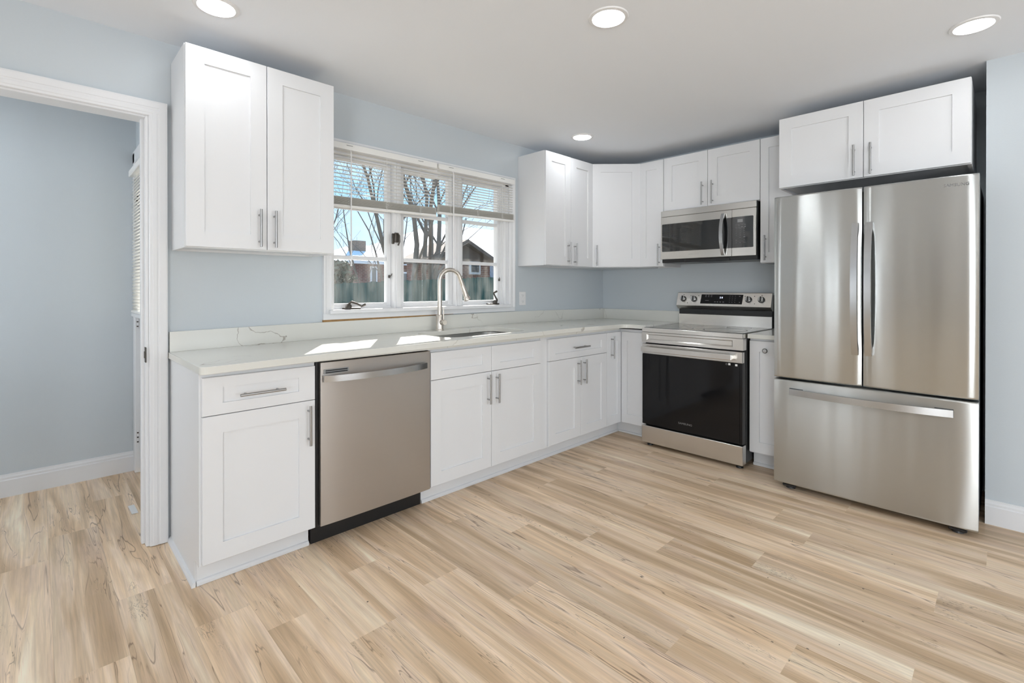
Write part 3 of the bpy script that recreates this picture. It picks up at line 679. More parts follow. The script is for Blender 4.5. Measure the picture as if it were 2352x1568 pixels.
# left end cabinet
t = base_cab('base_cabinet', 'white base cabinet with one drawer over one door at the left end of the counter', -.007, .4575)
d = door(t, .004, .453, ZDM + G, ZD1, -DF, .223, .781, name='drawer', vert=False, rl=.046)
d = door(t, .004, .453, ZD0, ZDM - G, -DF, .421, .598)
kick(t, .0, .457)
bm = bm_new(); prism(bm, [(-.002, 0), (-.512, 0), (-.512, .106), (-.585, .106), (-.585, .884), (-.002, .884)], lambda q, k: Vector(((-.004, .0005)[k], q[0], q[1]))); obj('end_panel', bm, M['cab'], t)
bm = bm_new(); prism(bm, [(0, 0), (-.014, 0), (-.014, .010), (-.009, .018), (0, .022)], lambda q, k: Vector((-.004 + q[0], (-.524, -.002)[k], q[1]))); obj('shoe_moulding', bm, M['cab'], t)
# sink cabinet
t = base_cab('base_cabinet', 'white sink base cabinet with two false drawer fronts and two doors', 1.084, .923, hollow=True)
door(t, .006, .4585, ZDM + G, ZD1, -DF, name='false_drawer_front', rl=.046); door(t, .4615, .917, ZDM + G, ZD1, -DF, name='false_drawer_front', rl=.046)
door(t, .006, .4585, ZD0, ZDM - G, -DF, .425, .603); door(t, .4615, .917, ZD0, ZDM - G, -DF, .497, .600)
kick(t, 0, .923)
# filler and drawer cabinet
t = base_cab('filler_panel', 'narrow plain white filler strip between the sink cabinet and the next base cabinet', 2.0075, .069, body_d=.588); t['category'] = 'cabinet filler'
kick(t, 0, .069)
t = base_cab('base_cabinet', 'white base cabinet with one wide drawer over two doors right of the sink', 2.077, .708)
door(t, .004, .706, ZDM + G, ZD1, -DF, .352, .785, name='drawer', vert=False, rl=.046)
door(t, .004, .3665, ZD0, ZDM - G, -DF, .330, .597); door(t, .3695, .706, ZD0, ZDM - G, -DF, .400, .597)
kick(t, 0, .708)
# corner cabinet (world aligned)
t = thing('corner_base_cabinet', 'white corner base cabinet with two narrow doors meeting at right angles', 'kitchen cabinet', (2.7855, 0, 0))
xb = XR - 2.7855; yw = .845
bm = bm_new(); pts = [(0, -.003), (xb - .003, -.003), (xb - .003, -yw), (xb - .585, -yw), (xb - .585, -.585), (0, -.585)]
prism(bm, pts, lambda q, k: Vector((q[0], q[1], (.105, .884)[k]))); obj('body', bm, M['cab'], t)
d = door(t, .003, xb - DF - .0015, ZD0, ZD1, -DF, .058, .746, st=.052, rl=.072)
bm = bm_new(); shaker(bm, DF + .0015, yw - .002, ZD0, ZD1, -DF, st=.052, rl=.072)
bm.transform(Matrix.Translation((xb, 0, 0)) @ Matrix.Rotation(RW, 4, 'Z')); obj('door', bm, M['cab'], t)
bm = bm_new(); kd = .512
pts = [(0, -.05), (xb - .05, -.05), (xb - .05, -yw), (xb - kd, -yw), (xb - kd, -kd), (0, -kd)]
prism(bm, pts, lambda q, k: Vector((q[0], q[1], (.001, .106)[k])))
box(bm, 0, xb - kd - .0, -kd - .012, -kd, .001, .018, .003); box(bm, xb - kd - .012, xb - kd, -yw, -kd - .012, .001, .018, .003)
obj('toe_kick', bm, M['cab'], t)
# narrow cabinet between range and fridge
t = base_cab('base_cabinet', 'narrow white base cabinet with a round knob between the range and the refrigerator', 1.6155, .224, RW)
d = door(t, .003, .221, ZD0, ZD1 + .004, -DF, st=.062, rl=.072)
bm = bm_new(); lathe(bm, [(0, .0), (.005, 0), (.005, .012), (.009, .016), (.0155, .020), (.0165, .026), (.012, .031), (0, .032)], (.108, -DF, .807), (0, -1, 0), 20); obj('knob', bm, M['barpull'], d, True)
kick(t, 0, .224)

# wall cabinets
def wall_cab(label, wx, w, z0, z1, rz=0, dep=DU, pulls=(), name='wall_cabinet', grp=None, splits=None):
    loc = (wx, 0, z0) if rz == 0 else (XR, -wx, z0)
    t = thing(name, label, 'kitchen cabinet', loc, rz)
    h = z1 - z0; bd = dep - .019
    bm = bm_new(); th = .016
    fb = -bd + .020
    box(bm, 0, th, fb, -.002, 0, h - th); box(bm, w - th, w, fb, -.002, 0, h - th)
    box(bm, 0, w, fb, -.002, h - th, h); box(bm, th, w - th, fb, -.012, .010, .022)
    box(bm, th, w - th, -.012, -.002, 0, h - th)
    box(bm, 0, .038, -bd, fb, 0, h); box(bm, w - .038, w, -bd, fb, 0, h)          # face frame
    box(bm, .038, w - .038, -bd, fb, 0, .038); box(bm, .038, w - .038, -bd, fb, h - .038, h)
    if splits and len(splits) > 2: box(bm, w / 2 - .03, w / 2 + .03, -bd, fb, .038, h - .038)
    obj('body', bm, M['cab'], t)
    return t, h
t, h = wall_cab('tall white two door wall cabinet left of the sink window', -.004, .677, Z_UB - .002, Z_UT, splits=(0, 1, 2))
door(t, .002, .3368, .004, h - .003, -DU, .302, .107); door(t, .3398, .675, .004, h - .003, -DU, .370, .106)
t, h = wall_cab('tall white two door wall cabinet right of the sink window', 2.382, .626, Z_UB - .002, Z_UT, splits=(0, 1, 2))
door(t, .002, .3155, .004, h - .003, -DU, .272, .105); door(t, .3185, .6235, .004, h - .003, -DU, .355, .101)
# diagonal corner
t = thing('corner_wall_cabinet', 'white wall cabinet set diagonally across the corner above the counter', 'kitchen cabinet', (3.0085, 0, Z_UB - .002))
ex = XR - 3.0085; h = Z_UT - Z_UB + .002
A = Vector((.0, -.289)); B = Vector((ex - .289, -.5944))
bm = bm_new(); pts = [(0, -.002), (ex - .002, -.002), (ex - .002, B.y), (B.x, B.y), (A.x, A.y)]
prism(bm, pts, lambda q, k: Vector((q[0], q[1], (0, h)[k]))); obj('body', bm, M['cab'], t)
dv = (B - A); ang = math.atan2(dv.y, dv.x); wd = dv.length
bm = bm_new(); shaker(bm, .004, wd - .004, .004, h - .003, -.0195)
MT = Matrix.Translation((A.x, A.y, 0)) @ Matrix.Rotation(ang, 4, 'Z')
bm.transform(MT); d = obj('door', bm, M['cab'], t)
bm = bm_new(); x = .042; z = .101
cyl(bm, (x, -.052, z - .09), (x, -.052, z + .09), .006, n=14)
for s in (-.064, .064): cyl(bm, (x, -.019, z + s), (x, -.052, z + s), .0045, n=10)
bm.transform(MT); obj('handle', bm, M['barpull'], d, True)
t, h = wall_cab('narrow white wall cabinet between the corner cabinet and the microwave', .5955, .228, Z_UB - .002, Z_UT, RW)
door(t, .002, .226, .004, h - .003, -DU, .193, .100, st=.062, rl=.072)
t, h = wall_cab('short white two door wall cabinet above the microwave', .8238, .7612, 1.8625, Z_UT, RW, splits=(0, 1, 2))
door(t, .002, .3735, .004, h - .003, -DU, .338, .106); door(t, .3765, .759, .004, h - .003, -DU, .416, .106)
t, h = wall_cab('narrow white wall cabinet between the microwave and the refrigerator cabinet', 1.5853, .214, Z_UB - .002, Z_UT, RW)
door(t, .002, .212, .004, h - .003, -DU, .039, .108, st=.055, rl=.072)
t, h = wall_cab('deep white two door cabinet above the refrigerator', 1.7998, .9125, 1.870, 2.3209, RW, dep=.61, splits=(0, 1, 2))
door(t, .002, .4515, .003, h - .002, -.61, .410, .104); door(t, .4545, .9105, .003, h - .002, -.61, .490, .102)

# ------------------------------------------------------------ countertop, splash, sink, faucet
OFFP = [(-.1, 0), (0, 0), (.35, .006), (.9, .011), (1.5, .016), (2.3, .021), (2.9, .015), (3.6, .007)]
def off(x):
    for (a, u), (b_, v) in zip(OFFP, OFFP[1:]):
        if a <= x <= b_: return u + (v - u) * (x - a) / (b_ - a)
    return 0
def rr(x0, x1, y0, y1, r, n=8):
    out = []
    for cx, cy, a0 in ((x1 - r, y1 - r, 0), (x0 + r, y1 - r, 90), (x0 + r, y0 + r, 180), (x1 - r, y0 + r, 270)):
        for i in range(n + 1):
            a = R(a0 + 90 * i / n); out.append((cx + r * cos(a), cy + r * sin(a)))
    return out
SX0, SX1, SY0, SY1 = 1.27, 1.955, -.545, -.135
yc = -.657; xc = XR - .640
out = [(-.02, -.002), (XR - .002, -.002), (XR - .002, -.8495), (xc, -.8495)]
rc = .06
for i in range(7): a = R(90 * i / 6); out.append((xc - rc + rc * cos(a), yc - rc + rc * sin(a)) if False else (xc - rc + rc * cos(a), yc - rc + rc * sin(a)))
nx = 14
xs_end = -.02 + .03
for i in range(1, nx): out.append((xc - rc + (xs_end - (xc - rc)) * i / nx, yc))
for i in range(6): a = R(270 - 90 * i / 5); out.append((.01 + .03 * cos(a), yc + .03 + .03 * sin(a)))
# subdivide the wall edge so that the slab can follow the slightly uneven cabinets
out = [(-.02, -.002)] + [(-.02 + (XR - .002 + .02) * i / 16, -.002) for i in range(1, 16)] + out[1:]
bm = bm_new()
def loop(pts, z):
    vs_ = [bm.verts.new((p[0], p[1], z)) for p in pts]
    return vs_, [bm.edges.new((vs_[i], vs_[(i + 1) % len(vs_)])) for i in range(len(vs_))]
hole = rr(SX0, SX1, SY0, SY1, .10)
va, ea = loop(out, .914); vb_, eb = loop(hole, .914)
bmesh.ops.triangle_fill(bm, use_beauty=True, use_dissolve=False, edges=ea + eb)
ret = bmesh.ops.extrude_face_region(bm, geom=list(bm.faces))
for v in [g for g in ret['geom'] if isinstance(g, bmesh.types.BMVert)]: v.co.z = .884
for v in bm.verts: v.co.z += off(v.co.x)
ct = obj('countertop', bm, M['quartz'], None, True)
tag(ct, 'long L shaped white quartz countertop with thin grey veins', 'countertop')
bv = ct.modifiers.new('soft_edge', 'BEVEL'); bv.width = .0025; bv.segments = 2; bv.limit_method = 'ANGLE'; bv.angle_limit = R(60)
bm = bm_new()
for i in range(24):
    xa = .0 + (xc - .02) * i / 24; xb2 = .0 + (xc - .02) * (i + 1) / 24
    oa, ob = off(xa), off(xb2)
    prism(bm, [(xa, .8835), (xb2, .8835), (xb2, .8845 + ob), (xa, .8845 + oa)], lambda q, k: Vector((q[0], (-.622, -.60)[k], q[1])))
bm2 = None
obj('build_up_strip', bm, M['quartz'], ct, label='grey shaded support strip under the front edge')
t = obj('countertop', (lambda b_: (box(b_, 2.955, XR - .002, -1.8395, -1.6170, .884, .914, .002), b_)[1])(bm_new()), M['quartz'])
tag(t, 'short piece of white quartz countertop between the range and the refrigerator', 'countertop')
bm = bm_new()
for i in range(16):
    xa = -.015 + (XR - .002 + .015) * i / 16; xb2 = -.015 + (XR - .002 + .015) * (i + 1) / 16; oa, ob = off(xa) + .0005, off(xb2) + .0005
    prism(bm, [(xa, .914 + oa), (xb2, .914 + ob), (xb2, 1.011 + ob), (xa, 1.011 + oa)], lambda q, k: Vector((q[0], (-.021, -.001)[k], q[1])))
bmesh.ops.remove_doubles(bm, verts=bm.verts, dist=.0001)
tag(obj('backsplash', bm, M['quartz']), 'long low quartz backsplash under the window with a thin diagonal vein', 'backsplash')
bm = bm_new(); box(bm, XR - .021, XR - .001, -.8420, -.0215, .914 + .0075, 1.011 + .008, .001)
tag(obj('backsplash', bm, M['quartz']), 'short quartz backsplash on the right wall beside the range', 'backsplash')
# sink bowl
sk = thing('kitchen_sink', 'undermounted stainless steel sink below the window', 'sink', ((SX0 + SX1) / 2, (SY0 + SY1) / 2, .70))
bm = bm_new(); cxk, cyk = (SX0 + SX1) / 2, (SY0 + SY1) / 2
levels = [(.012, .8985, .10), (.004, .8985, .10), (.004, .86, .10), (-.002, .74, .095), (-.03, .712, .08), (-.12, .704, .06)]
rings = []
for ex_, z_, r_ in levels:
    rings.append([bm.verts.new((p[0] - cxk, p[1] - cyk, z_ - .70)) for p in rr(SX0 - ex_, SX1 + ex_, SY0 - ex_, SY1 + ex_, r_)])
for a, b_ in zip(rings, rings[1:]):
    for k in range(len(a)): bm.faces.new((a[k], a[(k + 1) % len(a)], b_[(k + 1) % len(a)], b_[k]))
bm.faces.new(rings[-1]); obj('bowl', bm, M['sink'], sk, True)
bm = bm_new(); lathe(bm, [(0, .002), (.02, .002), (.03, .006), (.044, .006), (.046, .002)], (0, .02, .004), n=28); obj('drain', bm, M['handle'], sk, True)
# faucet
FX, FY, FZ = 1.522, -.092, .914 + off(1.52)
f = thing('kitchen_faucet', 'tall brushed nickel gooseneck faucet standing behind the sink', 'faucet', (FX, FY, FZ))
bm = bm_new(); lathe(bm, [(0, 0), (.029, 0), (.029, .006), (.0265, .008), (.0265, .105), (.025, .108), (.0165, .108), (0, .108)], (0, 0, 0), n=32); obj('base', bm, M['faucet'], f, True)
dirx = Vector((.97, -.24, 0)).normalized(); rad = .078
pts = [Vector((0, 0, .105)), Vector((0, 0, .20)), Vector((0, 0, .31))]
zc0 = .343
pts += [Vector((0, 0, zc0)) + dirx * (rad - rad * cos(R(a))) + Vector((0, 0, rad * sin(R(a)))) for a in range(0, 166, 11)]
tip = pts[-1]; dd = (pts[-1] - pts[-2]).normalized(); pts.append(tip + dd * .055)
bm = bm_new(); tube(bm, pts, .0156, 18); obj('spout', bm, M['faucet'], f, True)
hp = pts[-1]; bm = bm_new()
lathe(bm, [(0, -.003), (.0145, -.003), (.0155, 0), (.018, .06), (.0195, .085), (.024, .092), (.0255, .108), (.022, .113), (0, .113)], hp, dd, 28); sh = obj('spray_head', bm, M['faucet'], f, True)
bm = bm_new(); sd2 = dirx; u_ = (sd2 - dd * sd2.dot(dd)).normalized()
cyl(bm, hp + dd * .045 + u_ * .014, hp + dd * .082 + u_ * .0185, .005, n=8); obj('spray_button', bm, M['black'], sh, True)
ld = Vector((-.10, -.99, 0)).normalized()
bm = bm_new(); c0 = Vector((0, 0, .058)); cyl(bm, c0 + ld * .015, c0 + ld * .040, .0155, n=24); lathe(bm, [(.0, 0), (.018, 0), (.018, .028), (.0165, .030), (0, .030)], c0 + ld * .040, ld, 28); lv = obj('lever_hub', bm, M['faucet'], f, True)
bm = bm_new(); cyl(bm, c0 + ld * .052 + Vector((0, 0, .012)), c0 + ld * .050 + Vector((.002, 0, .105)), .0038, .0042, 10); obj('lever', bm, M['faucet'], lv, True)

# ------------------------------------------------------------ dishwasher
dw = thing('dishwasher', 'stainless steel dishwasher built in under the counter', 'dishwasher', (.458, 0, 0))
bm = bm_new(); box(bm, -.003, .620, -.585, -.03, .105, .8825, .002); obj('body', bm, M['black'], dw)
bm = bm_new(); prof = []
x0, x1 = .0105, .6225
n = 12
for i in range(n + 1):
    s = i / n; xx = x0 + (x1 - x0) * s; prof.append((xx, -.612 - .006 * (1 - (2 * s - 1) ** 4)))
pf = [(x0, -.588)] + prof + [(x1, -.588)]
prism(bm, pf, lambda q, k: Vector((q[0], q[1], (.113, .8765)[k])))
dd_ = obj('door', bm, M['dw'], dw, True)
m_ = dd_.modifiers.new('e', 'BEVEL'); m_.width = .002; m_.segments = 2; m_.limit_method = 'ANGLE'; m_.angle_limit = R(50)
bm = bm_new(); pa, pb = [], []
n = 16
for i in range(n + 1):
    s = i / n; xx = .020 + (.580 - .008) * s; y = -.620 - .048 * (1 - (2 * s - 1) ** 2) ** .8 if 0 < s < 1 else -.620
    pa.append((xx, y - .010)); pb.append((xx, y + (.0 if 0 < s < 1 else .004)))
prism(bm, pa + pb[::-1], lambda q, k: Vector((q[0], q[1], (.786, .816)[k])))
obj('handle', bm, M['handle'], dd_, True)
bm = bm_new(); box(bm, .024, .146, -.6195, -.606, .8215, .843, .002); vt = obj('vent', bm, M['grey'], dd_)
for z_ in (.825, .834):
    bm = bm_new(); box(bm, .031, .139, -.6203, -.619, z_, z_ + .0055); obj('vent_slot', bm, M['black'], vt)
bm = bm_new(); box(bm, 0, .617, -.520, -.50, .001, .108, .001); obj('toe_kick', bm, M['black'], dw)

# ------------------------------------------------------------ range
rg = thing('electric_range', 'stainless steel electric range with black glass oven door', 'stove', (XR, -.8535, 0), RW)
RWd = .757; F = -.70
bm = bm_new(); box(bm, .002, RWd - .002, -.645, -.03, .035, .884, .002); box(bm, .004, RWd - .004, -.058, -.01, .884, 1.17, .002); obj('body', bm, M['black'], rg)
bm = bm_new(); box(bm, 0, RWd, F, -.025, .884, .9165, .0025); obj('cooktop_frame', bm, M['steel'], rg)
bm = bm_new(); box(bm, .008, RWd - .008, F + .022, -.085, .912, .9185, .001); ck = obj('cooktop_glass', bm, M['cooktop'], rg)
for bx, by, r_ in ((.20, -.515, .115), (.555, -.49, .145), (.20, -.235, .078), (.555, -.225, .085)):
    bm = bm_new(); lathe(bm, [(r_ - .0035, 0), (r_ - .0035, .0003), (r_ + .0035, .0003), (r_ + .0035, 0)], (bx, by, .9185), n=48); obj('burner_ring', bm, M['grey'], ck)
# front band with pressed recess
bm = bm_new()
def recessed(bm, x0, x1, z0, z1, rx0, rx1, rz0, rz1, yf, dep, yb):
    P = [[(x0, z0), (x1, z0), (x1, z1), (x0, z1)], [(rx0, rz0), (rx1, rz0), (rx1, rz1), (rx0, rz1)], [(rx0 + dep, rz0 + dep), (rx1 - dep, rz0 + dep), (rx1 - dep, rz1 - dep * .6), (rx0 + dep, rz1 - dep * .6)]]
    V = [[bm.verts.new((p[0], yf if i < 2 else yf + dep, p[1])) for p in P[i]] for i in range(3)]
    B_ = [bm.verts.new((p[0], yb, p[1])) for p in P[0]]
    for a, b_ in ((B_, V[0]), (V[0], V[1]), (V[1], V[2])):
        for k in range(4): bm.faces.new((a[k], a[(k + 1) % 4], b_[(k + 1) % 4], b_[k]))
    bm.faces.new(V[2]); bm.faces.new(B_[::-1])
recessed(bm, 0, RWd, .804, .8825, .040, .690, .822, .868, F, .010, -.64)
o_ = obj('front_band', bm, M['steel'], rg)
# oven door
bm = bm_new(); box(bm, .002, RWd - .002, F + .012, -.65, .170, .794, .003); od = obj('oven_door', bm, M['black'], rg)
bm = bm_new(); box(bm, .001, RWd - .001, F, F + .03, .716, .794, .004); obj('door_band', bm, M['steel'], od)
bm = bm_new(); box(bm, .003, RWd - .022, F + .002, F + .014, .174, .7145, .001); box(bm, RWd - .021, RWd - .003, F + .002, F + .014, .174, .7145, .001); gl_ = obj('oven_glass', bm, M['bglass'], od)
bm = bm_new(); box(bm, .020, .700, F - .052, F - .036, .738, .776, .004, 2); box(bm, .022, .055, F - .04, F + .002, .742, .772, .003); box(bm, .665, .698, F - .04, F + .002, .742, .772, .003)
obj('handle', bm, M['steel'], od)
for x_, z_ in ((.660, .698), (.706, .696)):
    bm = bm_new(); box(bm, x_, x_ + .0145, F + .0008, F + .0022, z_, z_ + .0135); obj('label_sticker', bm, M['paper'], od, label='small square white sticker')
bm = bm_new(); lathe(bm, [(.0045, 0), (.0045, .001), (.0058, .001), (.0058, 0)], (.648, F + .002, .7035), (0, -1, 0), 16); lathe(bm, [(0, .001), (.002, .001), (.002, 0)], (.648, F + .002, .708), (0, -1, 0), 10)
obj('symbol', bm, M['grey'], od)
text('logo', 'SAMSUNG', .020, M['mark'], od, (.352, F + .0015, .232), FRONT, sx=1.15)
bm = bm_new(); box(bm, -.001, RWd + .001 - .002, F, -.64, .030, .160, .003); obj('storage_drawer', bm, M['steel'], rg)
for fx, fy in ((.04, F + .06), (.715, F + .06), (.04, -.1), (.715, -.1)):
    bm = bm_new(); cyl(bm, (fx, fy, 0), (fx, fy, .012), .024, .022, 20); cyl(bm, (fx, fy, .01), (fx, fy, .038), .010, n=12); obj('foot', bm, M['black'], rg, True)
# backguard
bm = bm_new(); prism(bm, [(-.078, .9165), (-.096, .9185), (-.094, 1.003), (-.090, 1.008), (-.060, 1.008), (-.060, .9165)], lambda q, k: Vector(((.003, RWd - .012)[k], q[0], q[1]))); obj('lower_backguard', bm, M['steel'], rg)
bm = bm_new(); box(bm, .006, RWd - .012, -.095, -.02, 1.006, 1.06, .001)
for i in range(3): box(bm, .02 + i * .25, .20 + i * .25, -.097, -.094, 1.022, 1.032)
obj('vent_gap', bm, M['black'], rg)
PA, PB = Vector((-.130, 1.078)), Vector((-.096, 1.186))   # front face bottom and top (y, z)
bm = bm_new(); prism(bm, [(-.096, 1.046), (PA.x + .002, PA.y - .006), (PA.x, PA.y), (PB.x, PB.y - .003), (PB.x + .004, PB.y), (-.030, 1.186), (-.030, 1.046)], lambda q, k: Vector(((-.004, RWd - .008)[k], q[0], q[1]))); cp_ = obj('control_panel', bm, M['steel'], rg)
ud = (PB - PA).normalized(); tilt = math.atan2(ud.x, ud.y)      # lean back
fn = Vector((0, -ud.y, ud.x))                                  # outward normal (x,y,z) = (0,-uz, uy)
def onface(x, s, o=0.0): return Vector((x, PA.x + ud.x * s, PA.y + ud.y * s)) + fn * o
LEN = (PB - PA).length
bm = bm_new(); a_, b2 = .018, LEN - .016
vs1 = [onface(.203, a_, .0012), onface(.537, a_, .0012), onface(.541, b2, .0012), (onface(.207, b2, .0012))]
vs0 = [v - fn * .003 for v in vs1]; V1 = [bm.verts.new(v) for v in vs1]; V0 = [bm.verts.new(v) for v in vs0]
bm.faces.new(V1); bm.faces.new(V0[::-1])
for k in range(4): bm.faces.new((V0[k], V0[(k + 1) % 4], V1[(k + 1) % 4], V1[k]))
ds = obj('display_glass', bm, M['bglass'], rg)
RT = (pi / 2 - tilt * 1.0, 0, 0)
text('digits', '2 8', .019, M['digit'], ds, onface(.372, LEN * .62, .0022), (pi / 2 - math.atan2(PB.x - PA.x, PB.y - PA.y), 0, 0), bold=.0004)
bm = bm_new()
def fmark(x, s, w_, h_):
    vv = [bm.verts.new(onface(x - w_ / 2, s - h_ / 2, .0016)), bm.verts.new(onface(x + w_ / 2, s - h_ / 2, .0016)), bm.verts.new(onface(x + w_ / 2, s + h_ / 2, .0016)), bm.verts.new(onface(x - w_ / 2, s + h_ / 2, .0016))]; bm.faces.new(vv)
for x in (.245, .268, .291):
    for s in (.078, .089): fmark(x, s, .012, .0035)
fmark(.258, .045, .03, .003)
for x in (.325, .345, .368, .392): fmark(x, .034, .012, .005)
for x in (.44, .46, .482):
    for s in (.034, .052, .068, .084): fmark(x, s, .004, .004)
fmark(.518, .034, .006, .006); fmark(.515, .083, .012, .004)
o_ = obj('key_marks', bm, M['mark'], ds); o_['kind'] = 'stuff'
for kx in (.052, .146, .584, .678):
    s = LEN * .50
    bm = bm_new(); c = onface(kx, s)
    lathe(bm, [(0, 0), (.0245, 0), (.0245, .006), (.0225, .007), (.0, .007)], c, fn, 28); k_ = obj('knob', bm, M['black'], rg, True)
    bm = bm_new(); lathe(bm, [(0, .007), (.0205, .007), (.0195, .024), (.018, .0255), (0, .0255)], c, fn, 28); obj('knob_cap', bm, M['handle'], k_, True)
    bm = bm_new(); u3 = Vector((0, ud.x, ud.y)); p1 = c + fn * .026
    prism(bm, [(-.0035, -.0195), (.0035, -.0195), (.0035, .0195), (-.0035, .0195)], lambda q, k: p1 + Vector((q[0], 0, 0)) + u3 * q[1] + fn * (0, .006)[k]); obj('knob_grip', bm, M['black'], k_)
for kx, s in ((.115, .085), (.182, .085), (.555, .085), (.625, .085), (.092, .022), (.63, .025), (.052, .093), (.678, .093)):
    bm = bm_new(); fmark(kx, s, .005, .005); obj('burner_mark', bm, M['bmark'], rg)

# ------------------------------------------------------------ microwave
mw = thing('microwave', 'stainless steel over the range microwave with dark glass door', 'microwave', (XR, -.8170, 1.431), RW)
MZ = 1.431; Wm = .7575
def mz(z): return z - MZ
bm = bm_new(); box(bm, .002, Wm - .002, -.318, -.002, mz(1.4335), mz(1.861), .002)
obj('body', bm, M['black'], mw)
for x0_, x1_ in ((.03, .28), (.48, .73)):
    bm = bm_new(); box(bm, x0_, x1_, -.28, -.06, mz(1.4325), mz(1.4345)); obj('grease_filter', bm, M['grey'], mw)
bm = bm_new(); box(bm, .20, .56, -.325, -.30, mz(1.432), mz(1.455), .003); obj('lower_lip', bm, M['black'], mw)
bm = bm_new(); box(bm, 0, Wm - .004, -.340, -.315, mz(1.813), mz(1.861), .002); obj('vent_band', bm, M['steel'], mw)
bm = bm_new(); box(bm, 0, .5785, -.340, -.315, mz(1.4615), mz(1.811), .002); md = obj('door', bm, M['steel'], mw)
def rrect(bm, x0, x1, z0, z1, y0, y1, r, left=True, right=True):
    pts = []
    for cx, cz, a0, on_ in ((x1, z1, 0, right), (x0, z1, 90, left), (x0, z0, 180, left), (x1, z0, 270, right)):
        sx_ = -1 if cx == x1 else 1; sz_ = -1 if cz == z1 else 1
        if on_:
            for i in range(6):
                a = R(a0 + 90 * i / 5); pts.append((cx + sx_ * r + r * cos(a), cz + sz_ * r + r * sin(a)))
        else: pts.append((cx, cz))
    prism(bm, pts, lambda q, k: Vector((q[0], (y0, y1)[k], q[1])))
bm = bm_new(); rrect(bm, .0125, .5785, mz(1.5235), mz(1.7515), -.3425, -.339, .007, True, False); mg = obj('door_glass', bm, M['mwglass'], md)
text('logo', 'SAMSUNG', .016, M['faint'], md, (.285, -.3403, mz(1.493)), FRONT, sx=1.2, ext=.0001)
bm = bm_new(); pa, pb = [], []
for i in range(17):
    s = i / 16; z = mz(1.472) + s * .316; y = -.345 - .046 * (1 - abs(2 * s - 1) ** 2.2)
    pa.append((y - .010, z)); pb.append((y + .002, z))
prism(bm, pa + pb[::-1], lambda q, k: Vector(((.507, .531)[k], q[0], q[1]))); obj('handle', bm, M['handle'], md, True)
bm = bm_new(); box(bm, .5805, Wm - .004, -.340, -.315, mz(1.4615), mz(1.811), .002); cp2 = obj('control_panel', bm, M['steel'], mw)
bm = bm_new(); rrect(bm, .5805, .7335, mz(1.5235), mz(1.7535), -.3425, -.339, .007, False, True); kg = obj('keypad', bm, M['mwglass'], cp2)
bm = bm_new(); box(bm, .622, .660, -.3432, -.3423, mz(1.712), mz(1.735)); obj('film_tab', bm, M['grey'], kg, label='small silvery display window')
bm = bm_new()
def km(x, z, w_, h_): box(bm, x - w_ / 2, x + w_ / 2, -.3430, -.3424, mz(z) - h_ / 2, mz(z) + h_ / 2)
for x in (.612, .633, .655, .676): km(x, 1.690, .012, .003); km(x, 1.678, .012, .004)
for i, z in enumerate((1.665, 1.648, 1.632, 1.616)):
    for x in (.613, .641, .671): km(x, z, .003, .0045)
km(.641, 1.598, .012, .003); km(.671, 1.602, .012, .008); km(.671, 1.583, .009, .003); km(.613, 1.580, .008, .003)
for x in (.613, .641, .671): km(x, 1.560, .006 if x < .65 else .016, .003)
for z in (1.697, 1.671, 1.571): km(.643, z, .075, .0007)
o_ = obj('key_marks', bm, M['mark'], kg); o_['kind'] = 'stuff'

# ------------------------------------------------------------ refrigerator
fr = thing('refrigerator', 'large stainless steel french door refrigerator with bottom freezer drawer', 'refrigerator', (XR, -1.841, 0), RW)
FD = -.8351; Wf = .908
bm = bm_new(); box(bm, .004, Wf - .004, -.755, -.04, .045, 1.765, .004); obj('body', bm, M['dark'], fr)
bm = bm_new(); box(bm, .03, Wf - .03, -.72, -.66, .018, .05, .002); obj('base_grille', bm, M['black'], fr)
def fdoor(name, x0, x1, z0, z1, m, bulge=.005, er=.006):
    bm = bm_new(); n = 20; pr = []
    for i in range(n + 1):
        s = i / n; xx = x0 + (x1 - x0) * s; d_ = min(xx - x0, x1 - xx)
        e_ = er * (1 - math.sqrt(max(0, 1 - (1 - min(1, d_ / er)) ** 2))) if d_ < er else 0
        pr.append((xx, FD + bulge - bulge * (1 - (2 * s - 1) ** 2) + e_))
    # rows along z for rolled top/bottom edges
    rows = [(z0, .006), (z0 + .003, .002), (z0 + .010, 0), (z1 - .010, 0), (z1 - .003, .002), (z1, .006)]
    rg_ = []
    for z, dy in rows: rg_.append([bm.verts.new((p[0], p[1] + dy, z)) for p in pr])
    bk = -.762
    b0 = [bm.verts.new((x0, bk, z0)), bm.verts.new((x1, bk, z0))]; b1 = [bm.verts.new((x0, bk, z1)), bm.verts.new((x1, bk, z1))]
    for a, c in zip(rg_, rg_[1:]):
        for k in range(n): bm.faces.new((a[k], a[k + 1], c[k + 1], c[k]))
    bm.faces.new([b0[0]] + rg_[0] + [b0[1]]); bm.faces.new(([b1[0]] + rg_[-1] + [b1[1]])[::-1])
    bm.faces.new([b0[0], b1[0]] + [r_[0] for r_ in rg_[::-1]]); bm.faces.new(([b0[1], b1[1]] + [r_[-1] for r_ in rg_[::-1]])[::-1])
    bm.faces.new((b0[0], b0[1], b1[1], b1[0]))
    return obj(name, bm, m, fr, True)
dl = fdoor('left_door', 0, .4435, .6815, 1.7788, M['fridge']); drr = fdoor('right_door', .4505, Wf, .6815, 1.7788, M['fridge'])
dz = fdoor('freezer_drawer', 0, Wf, .041, .669, M['drawer_st'], .004)
